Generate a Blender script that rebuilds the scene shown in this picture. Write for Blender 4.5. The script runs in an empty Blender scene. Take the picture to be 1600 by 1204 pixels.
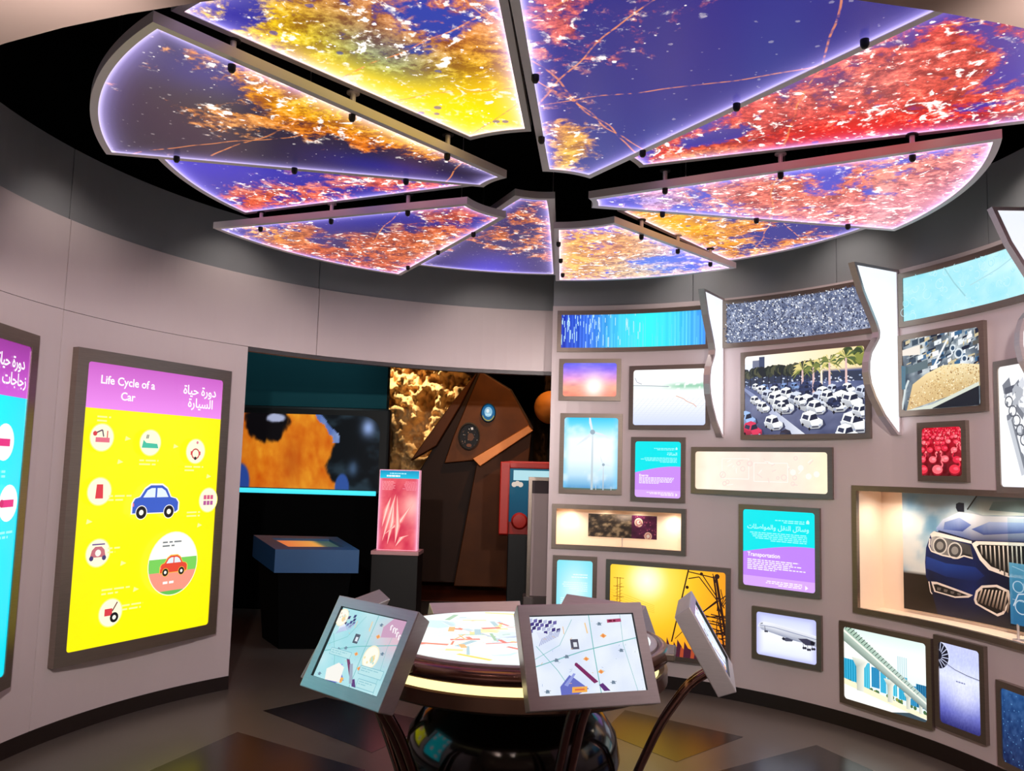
import bpy, bmesh, math, random
import numpy as np
from mathutils import Vector, Matrix

R = math.radians
SC = bpy.context.scene
COL = SC.collection
PI = math.pi

# ------------------------------------------------------------------ camera
cam_d = bpy.data.cameras.new('camera')
cam = bpy.data.objects.new('camera', cam_d)
COL.objects.link(cam)
pit, rol = 0.1004, 0.0281
Fv = Vector((0, math.cos(pit), math.sin(pit)))
Uv = Vector((0, -math.sin(pit), math.cos(pit)))
Rv = Vector((1, 0, 0))
R2 = math.cos(rol) * Rv + math.sin(rol) * Uv
U2 = -math.sin(rol) * Rv + math.cos(rol) * Uv
cam.matrix_world = Matrix(((R2.x, U2.x, -Fv.x, 0), (R2.y, U2.y, -Fv.y, 0), (R2.z, U2.z, -Fv.z, 1.6), (0, 0, 0, 1)))
cam_d.sensor_fit = 'HORIZONTAL'
cam_d.sensor_width = 36.0
cam_d.lens = 36.0 * 1314.2 / 1600.0
cam_d.clip_start = 0.05
cam_d.clip_end = 100
SC.camera = cam

# ------------------------------------------------------------------ world and exposure
W = bpy.data.worlds.new('world')
SC.world = W
W.use_nodes = True
W.node_tree.nodes['Background'].inputs[0].default_value = (0.9, 0.92, 1.0, 1)
W.node_tree.nodes['Background'].inputs[1].default_value = 0.015
SC.view_settings.view_transform = 'Standard'
SC.view_settings.look = 'None'
SC.view_settings.exposure = 0.0
SC.view_settings.gamma = 1.0
SC.view_settings.use_curve_mapping = False


def spot(name, loc, target, power, size, blend=0.7, col=(1, 0.93, 0.88), rad=0.05, parent=None):
    d = bpy.data.lights.new(name, 'SPOT')
    d.energy = power
    d.spot_size = R(size)
    d.spot_blend = blend
    d.color = col
    d.shadow_soft_size = rad
    o = bpy.data.objects.new(name, d)
    COL.objects.link(o)
    o.location = loc
    o.rotation_euler = (Vector(target) - Vector(loc)).to_track_quat('-Z', 'Y').to_euler()
    return o


# room constants: two cylinder walls fitted from the photograph (metres)
LC = (0.332, 4.214, 3.006)      # wall on the left with the doorway
RC = (0.037, 4.112, 2.682)      # display wall on the right
DC = (0.152, 4.15)              # centre of the ceiling disc
TC = (0.048, 4.15)              # centre of the table

# added lamps out of view: soffit spots for the walls, hall lamps for bounce
ADDED_SPOTS = [
    ((-0.75, 1.0, 2.43), (-2.5, 5.2, 2.0), 480, 84),
    ((0.95, 1.0, 2.43), (2.2, 5.6, 1.7), 370, 88),
    ((0.1, 0.9, 2.43), (-0.2, 6.9, 2.8), 230, 58),
]
ADDED_HALL = [(-1.6, -0.4, 100), (1.6, -0.4, 100), (-1.4, -2.1, 110), (1.4, -2.1, 110)]

# ------------------------------------------------------------------ helpers
def lin(c):
    c = np.asarray(c, float) / 255.0
    return np.where(c <= 0.04045, c / 12.92, ((c + 0.055) / 1.055) ** 2.4)


def tag(o, label=None, cat=None, group=None, kind=None):
    if label: o['label'] = label
    if cat: o['category'] = cat
    if group: o['group'] = group
    if kind: o['kind'] = kind
    return o


def empty(name, loc=(0, 0, 0), rz=0.0, label=None, cat=None, group=None, kind=None):
    o = bpy.data.objects.new(name, None)
    COL.objects.link(o)
    o.empty_display_size = 0.05
    o.location = loc
    o.rotation_euler = (0, 0, rz)
    return tag(o, label, cat, group, kind)


MATS = {}


def mat(name, rgb, rough=0.5, metal=0.0, spec=0.5, noise=0.0, nscale=8.0, bump=0.0, bscale=60.0, emis=None, estr=0.0, stretch=None, alpha=1.0, coat=0.0):
    if name in MATS:
        return MATS[name]
    m = bpy.data.materials.new(name)
    m.use_nodes = True
    nt = m.node_tree
    b = nt.nodes['Principled BSDF']
    c = lin(rgb)
    b.inputs['Base Color'].default_value = (*c, 1)
    b.inputs['Roughness'].default_value = rough
    b.inputs['Metallic'].default_value = metal
    b.inputs['Specular IOR Level'].default_value = spec
    b.inputs['Alpha'].default_value = alpha
    b.inputs['Coat Weight'].default_value = coat
    b.inputs['Coat Roughness'].default_value = 0.12
    tc = nt.nodes.new('ShaderNodeTexCoord')
    mp = nt.nodes.new('ShaderNodeMapping')
    nt.links.new(tc.outputs['Object'], mp.inputs['Vector'])
    if stretch: mp.inputs['Scale'].default_value = stretch
    if noise > 0:
        n = nt.nodes.new('ShaderNodeTexNoise')
        n.inputs['Scale'].default_value = nscale
        n.inputs['Detail'].default_value = 4
        nt.links.new(mp.outputs[0], n.inputs['Vector'])
        mx = nt.nodes.new('ShaderNodeMix')
        mx.data_type = 'RGBA'
        mx.inputs[6].default_value = (*(c * (1 - noise)), 1)
        mx.inputs[7].default_value = (*np.minimum(c * (1 + noise), 1), 1)
        nt.links.new(n.outputs['Fac'], mx.inputs[0])
        nt.links.new(mx.outputs[2], b.inputs['Base Color'])
    if bump > 0:
        n2 = nt.nodes.new('ShaderNodeTexNoise')
        n2.inputs['Scale'].default_value = bscale
        n2.inputs['Detail'].default_value = 3
        nt.links.new(mp.outputs[0], n2.inputs['Vector'])
        bp = nt.nodes.new('ShaderNodeBump')
        bp.inputs['Strength'].default_value = bump
        bp.inputs['Distance'].default_value = 0.01
        nt.links.new(n2.outputs['Fac'], bp.inputs['Height'])
        nt.links.new(bp.outputs[0], b.inputs['Normal'])
    if emis is not None:
        b.inputs['Emission Color'].default_value = (*lin(emis), 1)
        b.inputs['Emission Strength'].default_value = estr
    MATS[name] = m
    return m


def print_mat(name, strength, rough=0.25, spec=0.3, sample=False):
    """flat print on a lightbox or a screen: vertex colours, lit from behind"""
    if name in MATS: return MATS[name]
    m = bpy.data.materials.new(name)
    m.use_nodes = True
    nt = m.node_tree
    b = nt.nodes['Principled BSDF']
    a = nt.nodes.new('ShaderNodeAttribute')
    a.attribute_name = 'Col'
    b.inputs['Base Color'].default_value = (0.01, 0.01, 0.012, 1)
    b.inputs['Roughness'].default_value = rough
    b.inputs['Specular IOR Level'].default_value = spec
    nt.links.new(a.outputs['Color'], b.inputs['Emission Color'])
    b.inputs['Emission Strength'].default_value = strength
    if not sample:
        m.cycles.emission_sampling = 'NONE'
    MATS[name] = m
    return m


def paper_mat(name):
    """flat print lit from the front"""
    if name in MATS: return MATS[name]
    m = bpy.data.materials.new(name)
    m.use_nodes = True
    nt = m.node_tree
    b = nt.nodes['Principled BSDF']
    a = nt.nodes.new('ShaderNodeAttribute')
    a.attribute_name = 'Col'
    b.inputs['Roughness'].default_value = 0.35
    nt.links.new(a.outputs['Color'], b.inputs['Base Color'])
    MATS[name] = m
    return m


class MB:
    def __init__(s):
        s.v = []; s.f = []

    def box(s, x0, x1, y0, y1, z0, z1):
        return s.hexa([(x0, y0, z0), (x1, y0, z0), (x1, y1, z0), (x0, y1, z0), (x0, y0, z1), (x1, y0, z1), (x1, y1, z1), (x0, y1, z1)])

    def hexa(s, p):
        n = len(s.v)
        s.v += [tuple(q) for q in p]
        s.f += [(n, n + 3, n + 2, n + 1), (n + 4, n + 5, n + 6, n + 7), (n, n + 1, n + 5, n + 4), (n + 1, n + 2, n + 6, n + 5), (n + 2, n + 3, n + 7, n + 6), (n + 3, n, n + 4, n + 7)]
        return s

    def prism(s, a, b):
        """two equal loops joined, both ends capped"""
        n = len(s.v); k = len(a)
        s.v += [tuple(q) for q in a] + [tuple(q) for q in b]
        s.f.append(tuple(range(n + k - 1, n - 1, -1)))
        s.f.append(tuple(range(n + k, n + 2 * k)))
        for i in range(k):
            j = (i + 1) % k
            s.f.append((n + i, n + j, n + k + j, n + k + i))
        return s

    def strip(s, a, b, closed=False):
        n = len(s.v); k = len(a)
        s.v += [tuple(q) for q in a] + [tuple(q) for q in b]
        for i in range(k if closed else k - 1):
            j = (i + 1) % k
            s.f.append((n + i, n + j, n + k + j, n + k + i))
        return s

    def tube(s, pts, r, seg=8, cap=True, closed=False):
        pts = [Vector(p) for p in pts]
        n0 = len(s.v); k = len(pts)
        rr = r if hasattr(r, '__len__') else [r] * k
        up = None
        for i, p in enumerate(pts):
            if closed:
                t = pts[(i + 1) % k] - pts[i - 1]
            else:
                t = pts[min(i + 1, k - 1)] - pts[max(i - 1, 0)]
            t.normalize()
            if up is None:
                up = Vector((0, 0, 1)) if abs(t.z) < 0.9 else Vector((1, 0, 0))
            a = t.cross(up)
            if a.length < 1e-5: a = t.orthogonal()
            a.normalize()
            b = a.cross(t); b.normalize(); up = b
            for q in range(seg):
                an = 2 * PI * q / seg
                s.v.append(tuple(p + (a * math.cos(an) + b * math.sin(an)) * rr[i]))
        for i in range(k if closed else k - 1):
            i2 = (i + 1) % k
            for q in range(seg):
                q2 = (q + 1) % seg
                s.f.append((n0 + i * seg + q, n0 + i * seg + q2, n0 + i2 * seg + q2, n0 + i2 * seg + q))
        if cap and not closed:
            s.f.append(tuple(n0 + q for q in range(seg - 1, -1, -1)))
            s.f.append(tuple(n0 + (k - 1) * seg + q for q in range(seg)))
        return s

    def lathe(s, prof, c=(0, 0, 0), seg=48):
        n0 = len(s.v); k = len(prof)
        for q in range(seg):
            a = 2 * PI * q / seg
            for r, z in prof:
                s.v.append((c[0] + r * math.cos(a), c[1] + r * math.sin(a), c[2] + z))
        for q in range(seg):
            q2 = (q + 1) % seg
            for i in range(k - 1):
                s.f.append((n0 + q * k + i, n0 + q2 * k + i, n0 + q2 * k + i + 1, n0 + q * k + i + 1))
        return s

    def build(s, name, m, parent=None, smooth=False, bevel=0.0):
        me = bpy.data.meshes.new(name)
        me.from_pydata(s.v, [], s.f)
        bm = bmesh.new(); bm.from_mesh(me)
        bmesh.ops.remove_doubles(bm, verts=bm.verts, dist=1e-6)
        bmesh.ops.recalc_face_normals(bm, faces=bm.faces)
        bm.to_mesh(me); bm.free()
        o = bpy.data.objects.new(name, me)
        COL.objects.link(o)
        if m: me.materials.append(m)
        if parent: o.parent = parent
        if smooth:
            me.polygons.foreach_set('use_smooth', [True] * len(me.polygons))
            try: me.set_sharp_from_angle(angle=R(40))
            except Exception: pass
        if bevel > 0:
            md = o.modifiers.new('bevel', 'BEVEL'); md.width = bevel; md.segments = 2; md.limit_method = 'ANGLE'
        return o


# ------------------------------------------------------------------ text (Latin and joined Arabic letters)
AR = {'ا': ('\ufe8d', '\ufe8e', None, None), 'د': ('\ufea9', '\ufeaa', None, None), 'ر': ('\ufead', '\ufeae', None, None), 'ز': ('\ufeaf', '\ufeb0', None, None),
      'و': ('\ufeed', '\ufeee', None, None), 'ة': ('\ufe93', '\ufe94', None, None), 'ح': ('\ufea1', '\ufea2', '\ufea3', '\ufea4'), 'ج': ('\ufe9d', '\ufe9e', '\ufe9f', '\ufea0'),
      'ي': ('\ufef1', '\ufef2', '\ufef3', '\ufef4'), 'س': ('\ufeb1', '\ufeb2', '\ufeb3', '\ufeb4'), 'ل': ('\ufedd', '\ufede', '\ufedf', '\ufee0'), 'ن': ('\ufee5', '\ufee6', '\ufee7', '\ufee8'),
      'ق': ('\ufed5', '\ufed6', '\ufed7', '\ufed8'), 'م': ('\ufee1', '\ufee2', '\ufee3', '\ufee4'), 'ص': ('\ufeb9', '\ufeba', '\ufebb', '\ufebc'), 'ت': ('\ufe95', '\ufe96', '\ufe97', '\ufe98'),
      'ط': ('\ufec1', '\ufec2', '\ufec3', '\ufec4'), 'ئ': ('\ufe89', '\ufe8a', '\ufe8b', '\ufe8c')}


def arabic(t):
    words = []
    for w in t.split(' '):
        o = []
        for i, ch in enumerate(w):
            iso, fin, ini, med = AR[ch]
            pj = i > 0 and AR[w[i - 1]][2] is not None
            nj = ini is not None and i < len(w) - 1
            o.append(med if (pj and nj) else fin if pj else ini if nj else iso)
        words.append(''.join(reversed(o)))
    return ' '.join(reversed(words))


TXT = {}


def text_tris(s):
    if s not in TXT:
        c = bpy.data.curves.new('tmp', 'FONT')
        c.body = s; c.resolution_u = 3; c.offset = 0.018
        o = bpy.data.objects.new('tmp', c)
        me = bpy.data.meshes.new_from_object(o)
        vs = [(v.co.x, v.co.y) for v in me.vertices]
        TXT[s] = ([[vs[i] for i in p.vertices] for p in me.polygons], max([v[0] for v in vs] or [0]))
        bpy.data.objects.remove(o); bpy.data.curves.remove(c); bpy.data.meshes.remove(me)
    return TXT[s]


# ------------------------------------------------------------------ flat prints
def sstep(a, b, x):
    t = np.clip((x - a) / (b - a), 0, 1)
    return t * t * (3 - 2 * t)


def vnoise(x, y, seed=0):
    rs = np.random.RandomState(seed)
    T = rs.rand(64, 64)
    xi = np.floor(x).astype(int); yi = np.floor(y).astype(int)
    fx = x - xi; fy = y - yi
    fx = fx * fx * (3 - 2 * fx); fy = fy * fy * (3 - 2 * fy)
    g = lambda a, b: T[a % 64, b % 64]
    return (g(xi, yi) * (1 - fx) + g(xi + 1, yi) * fx) * (1 - fy) + (g(xi, yi + 1) * (1 - fx) + g(xi + 1, yi + 1) * fx) * fy


def fbm(x, y, seed=0, o=4):
    s = 0; a = 0.5; t = 0
    for i in range(o):
        s = s + a * vnoise(x * 2 ** i, y * 2 ** i, seed + i); t += a; a *= 0.5
    return s / t


def C(*c):
    return np.array(c, float)


def mixc(a, b, t):
    t = np.asarray(t)[..., None]
    return np.asarray(a, float) * (1 - t) + np.asarray(b, float) * t


def stops(x, st):
    x = np.asarray(x, float)
    xs = [q[0] for q in st]
    return np.stack([np.interp(x, xs, [q[1][k] for q in st]) for k in range(3)], -1)


class Print:
    """a flat picture drawn with coloured polygons; u, v run 0..1, a = width / height"""
    def __init__(s, a):
        s.a = a; s.L = []; s.G = None
        s.rng = random.Random(int(a * 1000) + 7)

    def grid(s, nu, nv, fn):
        u, v = np.meshgrid(np.linspace(0, 1, nu + 1), np.linspace(0, 1, nv + 1))
        s.G = (nu, nv, u, v, np.clip(fn(u, v), 0, 255))
        return s

    def poly(s, pts, col, clip=True):
        cols = col if (hasattr(col, '__len__') and hasattr(col[0], '__len__')) else [col] * len(pts)
        P = [(p[0], p[1], *c[:3]) for p, c in zip(pts, cols)]
        if clip:
            for ax, lim, sg in ((0, 0, 1), (0, 1, -1), (1, 0, 1), (1, 1, -1)):
                out = []
                for i in range(len(P)):
                    A = P[i]; B = P[(i + 1) % len(P)]
                    da = (A[ax] - lim) * sg; db = (B[ax] - lim) * sg
                    if da >= 0: out.append(A)
                    if (da >= 0) != (db >= 0):
                        t = da / (da - db)
                        out.append(tuple(a + (b - a) * t for a, b in zip(A, B)))
                P = out
                if len(P) < 3: return s
        s.L.append(P)
        return s

    def rect(s, u0, v0, u1, v1, col):
        return s.poly([(u0, v0), (u1, v0), (u1, v1), (u0, v1)], col)

    def disc(s, u, v, r, col, n=24, sq=1.0, rot=0):
        """r in units of the height"""
        return s.poly([(u + r * math.cos(2 * PI * i / n + rot) / s.a, v + r * sq * math.sin(2 * PI * i / n + rot)) for i in range(n)], col)

    def ring(s, u, v, r, w, col, n=24, a0=0, a1=360):
        for i in range(n):
            p = [a0 + (a1 - a0) * (i + k) / n for k in (0, 1)]
            q = [(u + rr * math.cos(R(p[k])) / s.a, v + rr * math.sin(R(p[k]))) for rr, k in ((r, 0), (r, 1), (r - w, 1), (r - w, 0))]
            s.poly(q, col)
        return s

    def line(s, pts, w, col):
        for (x0, y0), (x1, y1) in zip(pts[:-1], pts[1:]):
            dx = (x1 - x0) * s.a; dy = y1 - y0; l = math.hypot(dx, dy) or 1
            nx = -dy / l * w / 2 / s.a; ny = dx / l * w / 2
            s.poly([(x0 + nx, y0 + ny), (x1 + nx, y1 + ny), (x1 - nx, y1 - ny), (x0 - nx, y0 - ny)], col)
        return s

    def text(s, t, u, v, h, col, align='l', mirror=False):
        T, w = text_tris(t)
        k = h / s.a
        off = 0 if align == 'l' else -w * k / 2 if align == 'c' else -w * k
        for p in T:
            s.poly([((u - off - x * k) if mirror else (u + off + x * k), v + y * h) for x, y in p], col)
        return s

    def lines(s, u0, u1, v, h, n, gap, col, right=False, rag=0.3):
        """small unreadable rows of lettering"""
        for i in range(n):
            e = s.rng.uniform(1 - rag, 1) if i < n - 1 else s.rng.uniform(0.4, 0.8)
            a, b = (u1 - (u1 - u0) * e, u1) if right else (u0, u0 + (u1 - u0) * e)
            x = a
            while x < b:
                l = s.rng.uniform(0.025, 0.08)
                y = v - i * gap
                s.rect(x, y, min(x + l, b), y + h, col)
                x += l + 0.012
        return s

    def slabs(s, n):
        """cut every polygon into n upright strips so that it can bend with a curved wall"""
        out = []
        for P in s.L:
            lo, hi = min(p[0] for p in P), max(p[0] for p in P)
            for k in range(int(lo * n), int(hi * n - 1e-9) + 1):
                Q = P
                for lim, sg in ((k / n, 1), ((k + 1) / n, -1)):
                    R_ = []
                    for i in range(len(Q)):
                        A = Q[i]; B = Q[(i + 1) % len(Q)]
                        da = (A[0] - lim) * sg; db = (B[0] - lim) * sg
                        if da >= 0: R_.append(A)
                        if (da >= 0) != (db >= 0):
                            t = da / (da - db); R_.append(tuple(a + (b - a) * t for a, b in zip(A, B)))
                    Q = R_
                    if len(Q) < 3: break
                if len(Q) >= 3: out.append((Q, id(P)))
        ids = {}
        s.L = [q for q, _ in out]; s.lay = [ids.setdefault(w, len(ids)) for _, w in out]
        return s

    def build(s, name, m, fmap, parent=None, step=2e-5):
        lay = getattr(s, 'lay', None)
        V = []; F = []; K = []
        if s.G:
            nu, nv, u, v, c = s.G
            for a, b in zip(u.ravel(), v.ravel()): V.append(fmap(a, b, 0.0))
            K.append(lin(c.reshape(-1, 3)))
            for j in range(nv):
                for i in range(nu):
                    n = j * (nu + 1) + i
                    F.append((n, n + 1, n + nu + 2, n + nu + 1))
        pc = []
        for q, P in enumerate(s.L):
            n = len(V)
            for p in P:
                V.append(fmap(p[0], p[1], 1e-4 + step * (lay[q] if lay else q))); pc.append(p[2:5])
            F.append(tuple(range(n, n + len(P))))
        if pc: K.append(lin(np.clip(np.array(pc), 0, 255)))
        me = bpy.data.meshes.new(name)
        me.from_pydata(V, [], F)
        k = np.concatenate(K)
        at = me.color_attributes.new('Col', 'FLOAT_COLOR', 'POINT')
        at.data.foreach_set('color', np.concatenate([k, np.ones((len(k), 1))], 1).astype(np.float32).ravel())
        me.materials.append(m)
        o = bpy.data.objects.new(name, me)
        COL.objects.link(o)
        if parent: o.parent = parent
        return o


# ------------------------------------------------------------------ materials
M_wall = mat('pale_satin_wall_panel', (226, 208, 209), 0.36, 0.12, 0.5, 0.05, 3.0, 0.02, 30)
M_band = mat('dark_satin_metal_band', (170, 170, 174), 0.3, 0.35, 0.5, 0.2, 2.0)
M_soff = mat('plaster_soffit', (160, 136, 127), 0.7, 0, 0.3, 0.04, 2)
M_black = mat('matt_black_void', (5, 5, 6), 0.9, 0, 0.1, 0.2)
M_dark = mat('black_plastic', (14, 13, 14), 0.45, 0, 0.5, 0.2)
M_skirt = mat('dark_brown_skirting', (34, 22, 20), 0.4, 0, 0.4, 0.15)
M_floor = mat('polished_floor', (90, 80, 74), 0.3, 0.0, 0.5, 0.12, 5, 0.01, 40)
M_inlay = mat('dark_floor_inlay', (26, 22, 21), 0.24, 0, 0.5, 0.2, 6)
M_frame = mat('brushed_steel_frame', (140, 126, 116), 0.34, 0.8, 0.5, 0.15, 12, 0, 60, stretch=(1, 1, 14))
M_steel = mat('bright_brushed_steel', (206, 196, 198), 0.36, 0.6, 0.5, 0.1, 12, 0.02, 90, stretch=(1, 1, 14))
M_bronze = mat('bronze_tinted_rail', (150, 110, 102), 0.22, 0.95, 0.5, 0.1)
M_rim = mat('silver_panel_rim', (214, 206, 208), 0.4, 0.25, 0.5, 0.06)
M_ball = mat('glossy_black_base', (6, 6, 7), 0.12, 0.0, 0.6, 0.2)
M_cream = mat('cream_niche_lining', (246, 222, 200), 0.6, 0, 0.3, 0.03)
P_box = print_mat('backlit_print', 1.12)
P_scr = print_mat('screen_print', 1.0)
P_dim = print_mat('dim_screen_print', 0.9, 0.35, 0.1)
P_paper = paper_mat('front_lit_print')

# ------------------------------------------------------------------ wall coordinate helpers
def cyl(c, th, z, d=0.0):
    """point on a cylinder wall; d > 0 is towards the room"""
    r = c[2] - d
    return (c[0] + r * math.cos(R(th)), c[1] + r * math.sin(R(th)), z)


def arc(c, t0, t1, z, d=0.0, step=2.0):
    n = max(2, int(abs(t1 - t0) / step) + 1)
    return [cyl(c, t0 + (t1 - t0) * i / (n - 1), z, d) for i in range(n)]


def cyl_slab(mb, c, t0, t1, z0, z1, d0, d1, step=2.0):
    """curved slab, d0 = face towards the room, d1 = back"""
    A = arc(c, t0, t1, z0, d0, step); B = arc(c, t0, t1, z1, d0, step)
    A2 = arc(c, t0, t1, z0, d1, step); B2 = arc(c, t0, t1, z1, d1, step)
    mb.strip(A, B); mb.strip(B, B2); mb.strip(B2, A2); mb.strip(A2, A)
    for i in (0, -1):
        n = len(mb.v); mb.v += [A[i], B[i], B2[i], A2[i]]; mb.f.append((n, n + 1, n + 2, n + 3))
    return mb


# ------------------------------------------------------------------ floor, ceilings
fl = MB()
fl.box(-7, 7, -3.2, 15, -0.1, 0)
floor = tag(fl.build('floor', M_floor), kind='structure')
inl = [[(-1.56, 5.66), (-1.23, 6.02), (-0.42, 5.49), (-0.73, 4.91)],
       [(-1.58, 5.21), (-1.82, 4.54), (-1.70, 4.05), (-0.80, 4.30), (-0.72, 4.64)],
       [(0.83, 5.91), (1.49, 5.39), (0.98, 4.90), (0.62, 5.41)],
       [(1.14, 4.74), (1.90, 5.27), (2.10, 4.75), (2.0, 4.2), (1.15, 4.25)],
       [(-0.25, 6.1), (0.45, 6.15), (0.38, 5.55), (-0.1, 5.5)],
       [(-0.9, 3.75), (-1.6, 3.4), (-1.1, 2.6), (-0.5, 3.1)],
       [(1.0, 3.7), (1.75, 3.3), (1.2, 2.5), (0.6, 3.05)],
       [(-0.25, 2.95), (0.4, 2.95), (0.5, 2.2), (-0.35, 2.2)]]
for p in inl:
    mb = MB(); mb.prism([(x, y, -0.004) for x, y in p], [(x, y, 0.0015) for x, y in p])
    mb.build('floor_inlay', M_inlay, floor)

hf = MB(); hf.prism([(-4, -3.2, .0005), (4, -3.2, .0005), (4, 1.2, .0005), (-4, 1.2, .0005)], [(-4, -3.2, .004), (4, -3.2, .004), (4, 1.2, .004), (-4, 1.2, .004)])
hf.build('added_bounce_floor', mat('pale_bounce_floor', (214, 204, 194), .5, 0, .4, .05), floor)  # pale sheet added out of view to bounce light up to the soffit
# entrance soffit: the lowered ceiling the camera looks out from
so = MB()
aa = [R(a) for a in np.linspace(203, 337, 40)]
Rs = 2.805
edge = [(.153 + Rs * math.cos(a), 4.19 + Rs * math.sin(a)) for a in aa]
lo = [(-4, -3.2), (4, -3.2)]
outl = [(-4.0, edge[0][1])] + edge + [(4.0, edge[-1][1]), (4.0, -3.2), (-4.0, -3.2)]
so.prism([(x, y, 2.45) for x, y in outl], [(x, y, 2.53) for x, y in outl])
tag(so.build('ceiling_entrance', M_soff), kind='structure')
fa = MB()
fa.strip([(x, y, 2.53) for x, y in edge], [(x, y, 3.44) for x, y in edge])
tag(fa.build('wall_fascia', M_band), kind='structure')
vd = MB()
vd.lathe([(0.0, 4.3), (3.2, 4.3), (3.2, 3.43)], (0.2, 4.17, 0), 64)
tag(vd.build('ceiling', M_black), kind='structure')
# hall behind the camera
hb = MB(); hb.box(-4, 4, -3.3, -3.2, 0, 2.53)
tag(hb.build('wall_back', M_soff), kind='structure')
for sx, nm in ((-1, 'wall_entrance_left'), (1, 'wall_entrance_right')):
    hb = MB(); hb.box(min(sx * 4, sx * 4.1), max(sx * 4, sx * 4.1), -3.3, 3.2, 0, 2.53)
    tag(hb.build(nm, M_soff), kind='structure')

# ------------------------------------------------------------------ left wall (curved panels round the doorway)
wl = empty('wall_left', (LC[0], LC[1], 0), kind='structure')
g = 0.06
def wpanel(parent, c, t0, t1, z0, z1, m, name='wall_panel', d0=0.0, d1=-0.06):
    cc = (0, 0, c[2])
    mb = MB(); cyl_slab(mb, cc, t0 - g, t1 + g, z0 + 0.0015, z1 - 0.0015, d0, d1)
    return mb.build(name, m, parent)
for t0, t1 in ((226, 208), (208, 168.35), (168.35, 128.65), (128.65, 88.9)):
    wpanel(wl, LC, t0, t1, 2.455, 2.99, M_wall)
for t0, t1 in ((226, 208), (208, 168.35), (168.35, 139.55)):
    wpanel(wl, LC, t0, t1, 0.0, 2.455, M_wall)
mb = MB(); cyl_slab(mb, (0, 0, LC[2]), 139.55, 88.9, 2.425, 2.4535, 0.0, -0.06)
mb.build('door_head', mat('door_head_edge', (96, 92, 92), 0.4, 0.6, 0.5, 0.1), wl)
bl = empty('wall_band_left', (LC[0], LC[1], 2.99), kind='structure')
for t0, t1 in ((226, 208), (208, 168.35), (168.35, 128.65), (128.65, 88.0)):
    mb = MB(); cyl_slab(mb, (0, 0, LC[2]), t0 - g, t1 + g, 0.0015, 0.43, -0.015, -0.06)
    mb.build('band_panel', M_band, bl)
mb = MB(); cyl_slab(mb, LC, 226, 139.6, 0.0, 0.092, 0.006, -0.03)
tag(mb.build('baseboard_left', M_skirt), kind='structure')

# ------------------------------------------------------------------ display wall on the right, with two niches
NICHE = {'car': (33.4, -13.6, 0.745, 1.565), 'dark': (83.3, 60.6, 0.995, 1.345)}
FB = 0.035
wr = MB()
t_all = sorted(set([84.0, -46.0] + [t for n in NICHE.values() for t in n[:2]]), reverse=True)
z_all = sorted(set([0.0, 2.945] + [z for n in NICHE.values() for z in n[2:]]))
for t0, t1 in zip(t_all[:-1], t_all[1:]):
    for z0, z1 in zip(z_all[:-1], z_all[1:]):
        tm, zm = (t0 + t1) / 2, (z0 + z1) / 2
        if any(n[1] < tm < n[0] and n[2] < zm < n[3] for n in NICHE.values()): continue
        wr.strip(arc(RC, t0, t1, z0), arc(RC, t0, t1, z1))
for d in (0,):
    # edge at the doorway and the ledge on top
    wr.strip([cyl(RC, 84, 0), cyl(RC, 84, 2.945)], [cyl(RC, 84, 0, -0.4), cyl(RC, 84, 2.945, -0.4)])
    wr.strip(arc(RC, 84, -46, 2.945), arc(RC, 84, -46, 2.945, -0.4))
tag(wr.build('wall_right', M_wall), kind='structure')
br = empty('wall_band_right', (RC[0], RC[1], 2.945), kind='structure')
for t0, t1 in ((84, 60), (60, 36.2), (36.2, 12.0), (12.0, -12), (-12, -46)):
    mb = MB(); cyl_slab(mb, (0, 0, RC[2]), t0 - g, t1 + g, 0.0, 0.47, -0.03, -0.08)
    mb.build('band_panel', M_band, br)
mb = MB(); cyl_slab(mb, RC, 84, -46, 0.0, 0.095, 0.006, -0.02)
tag(mb.build('baseboard_right', M_skirt), kind='structure')


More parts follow.
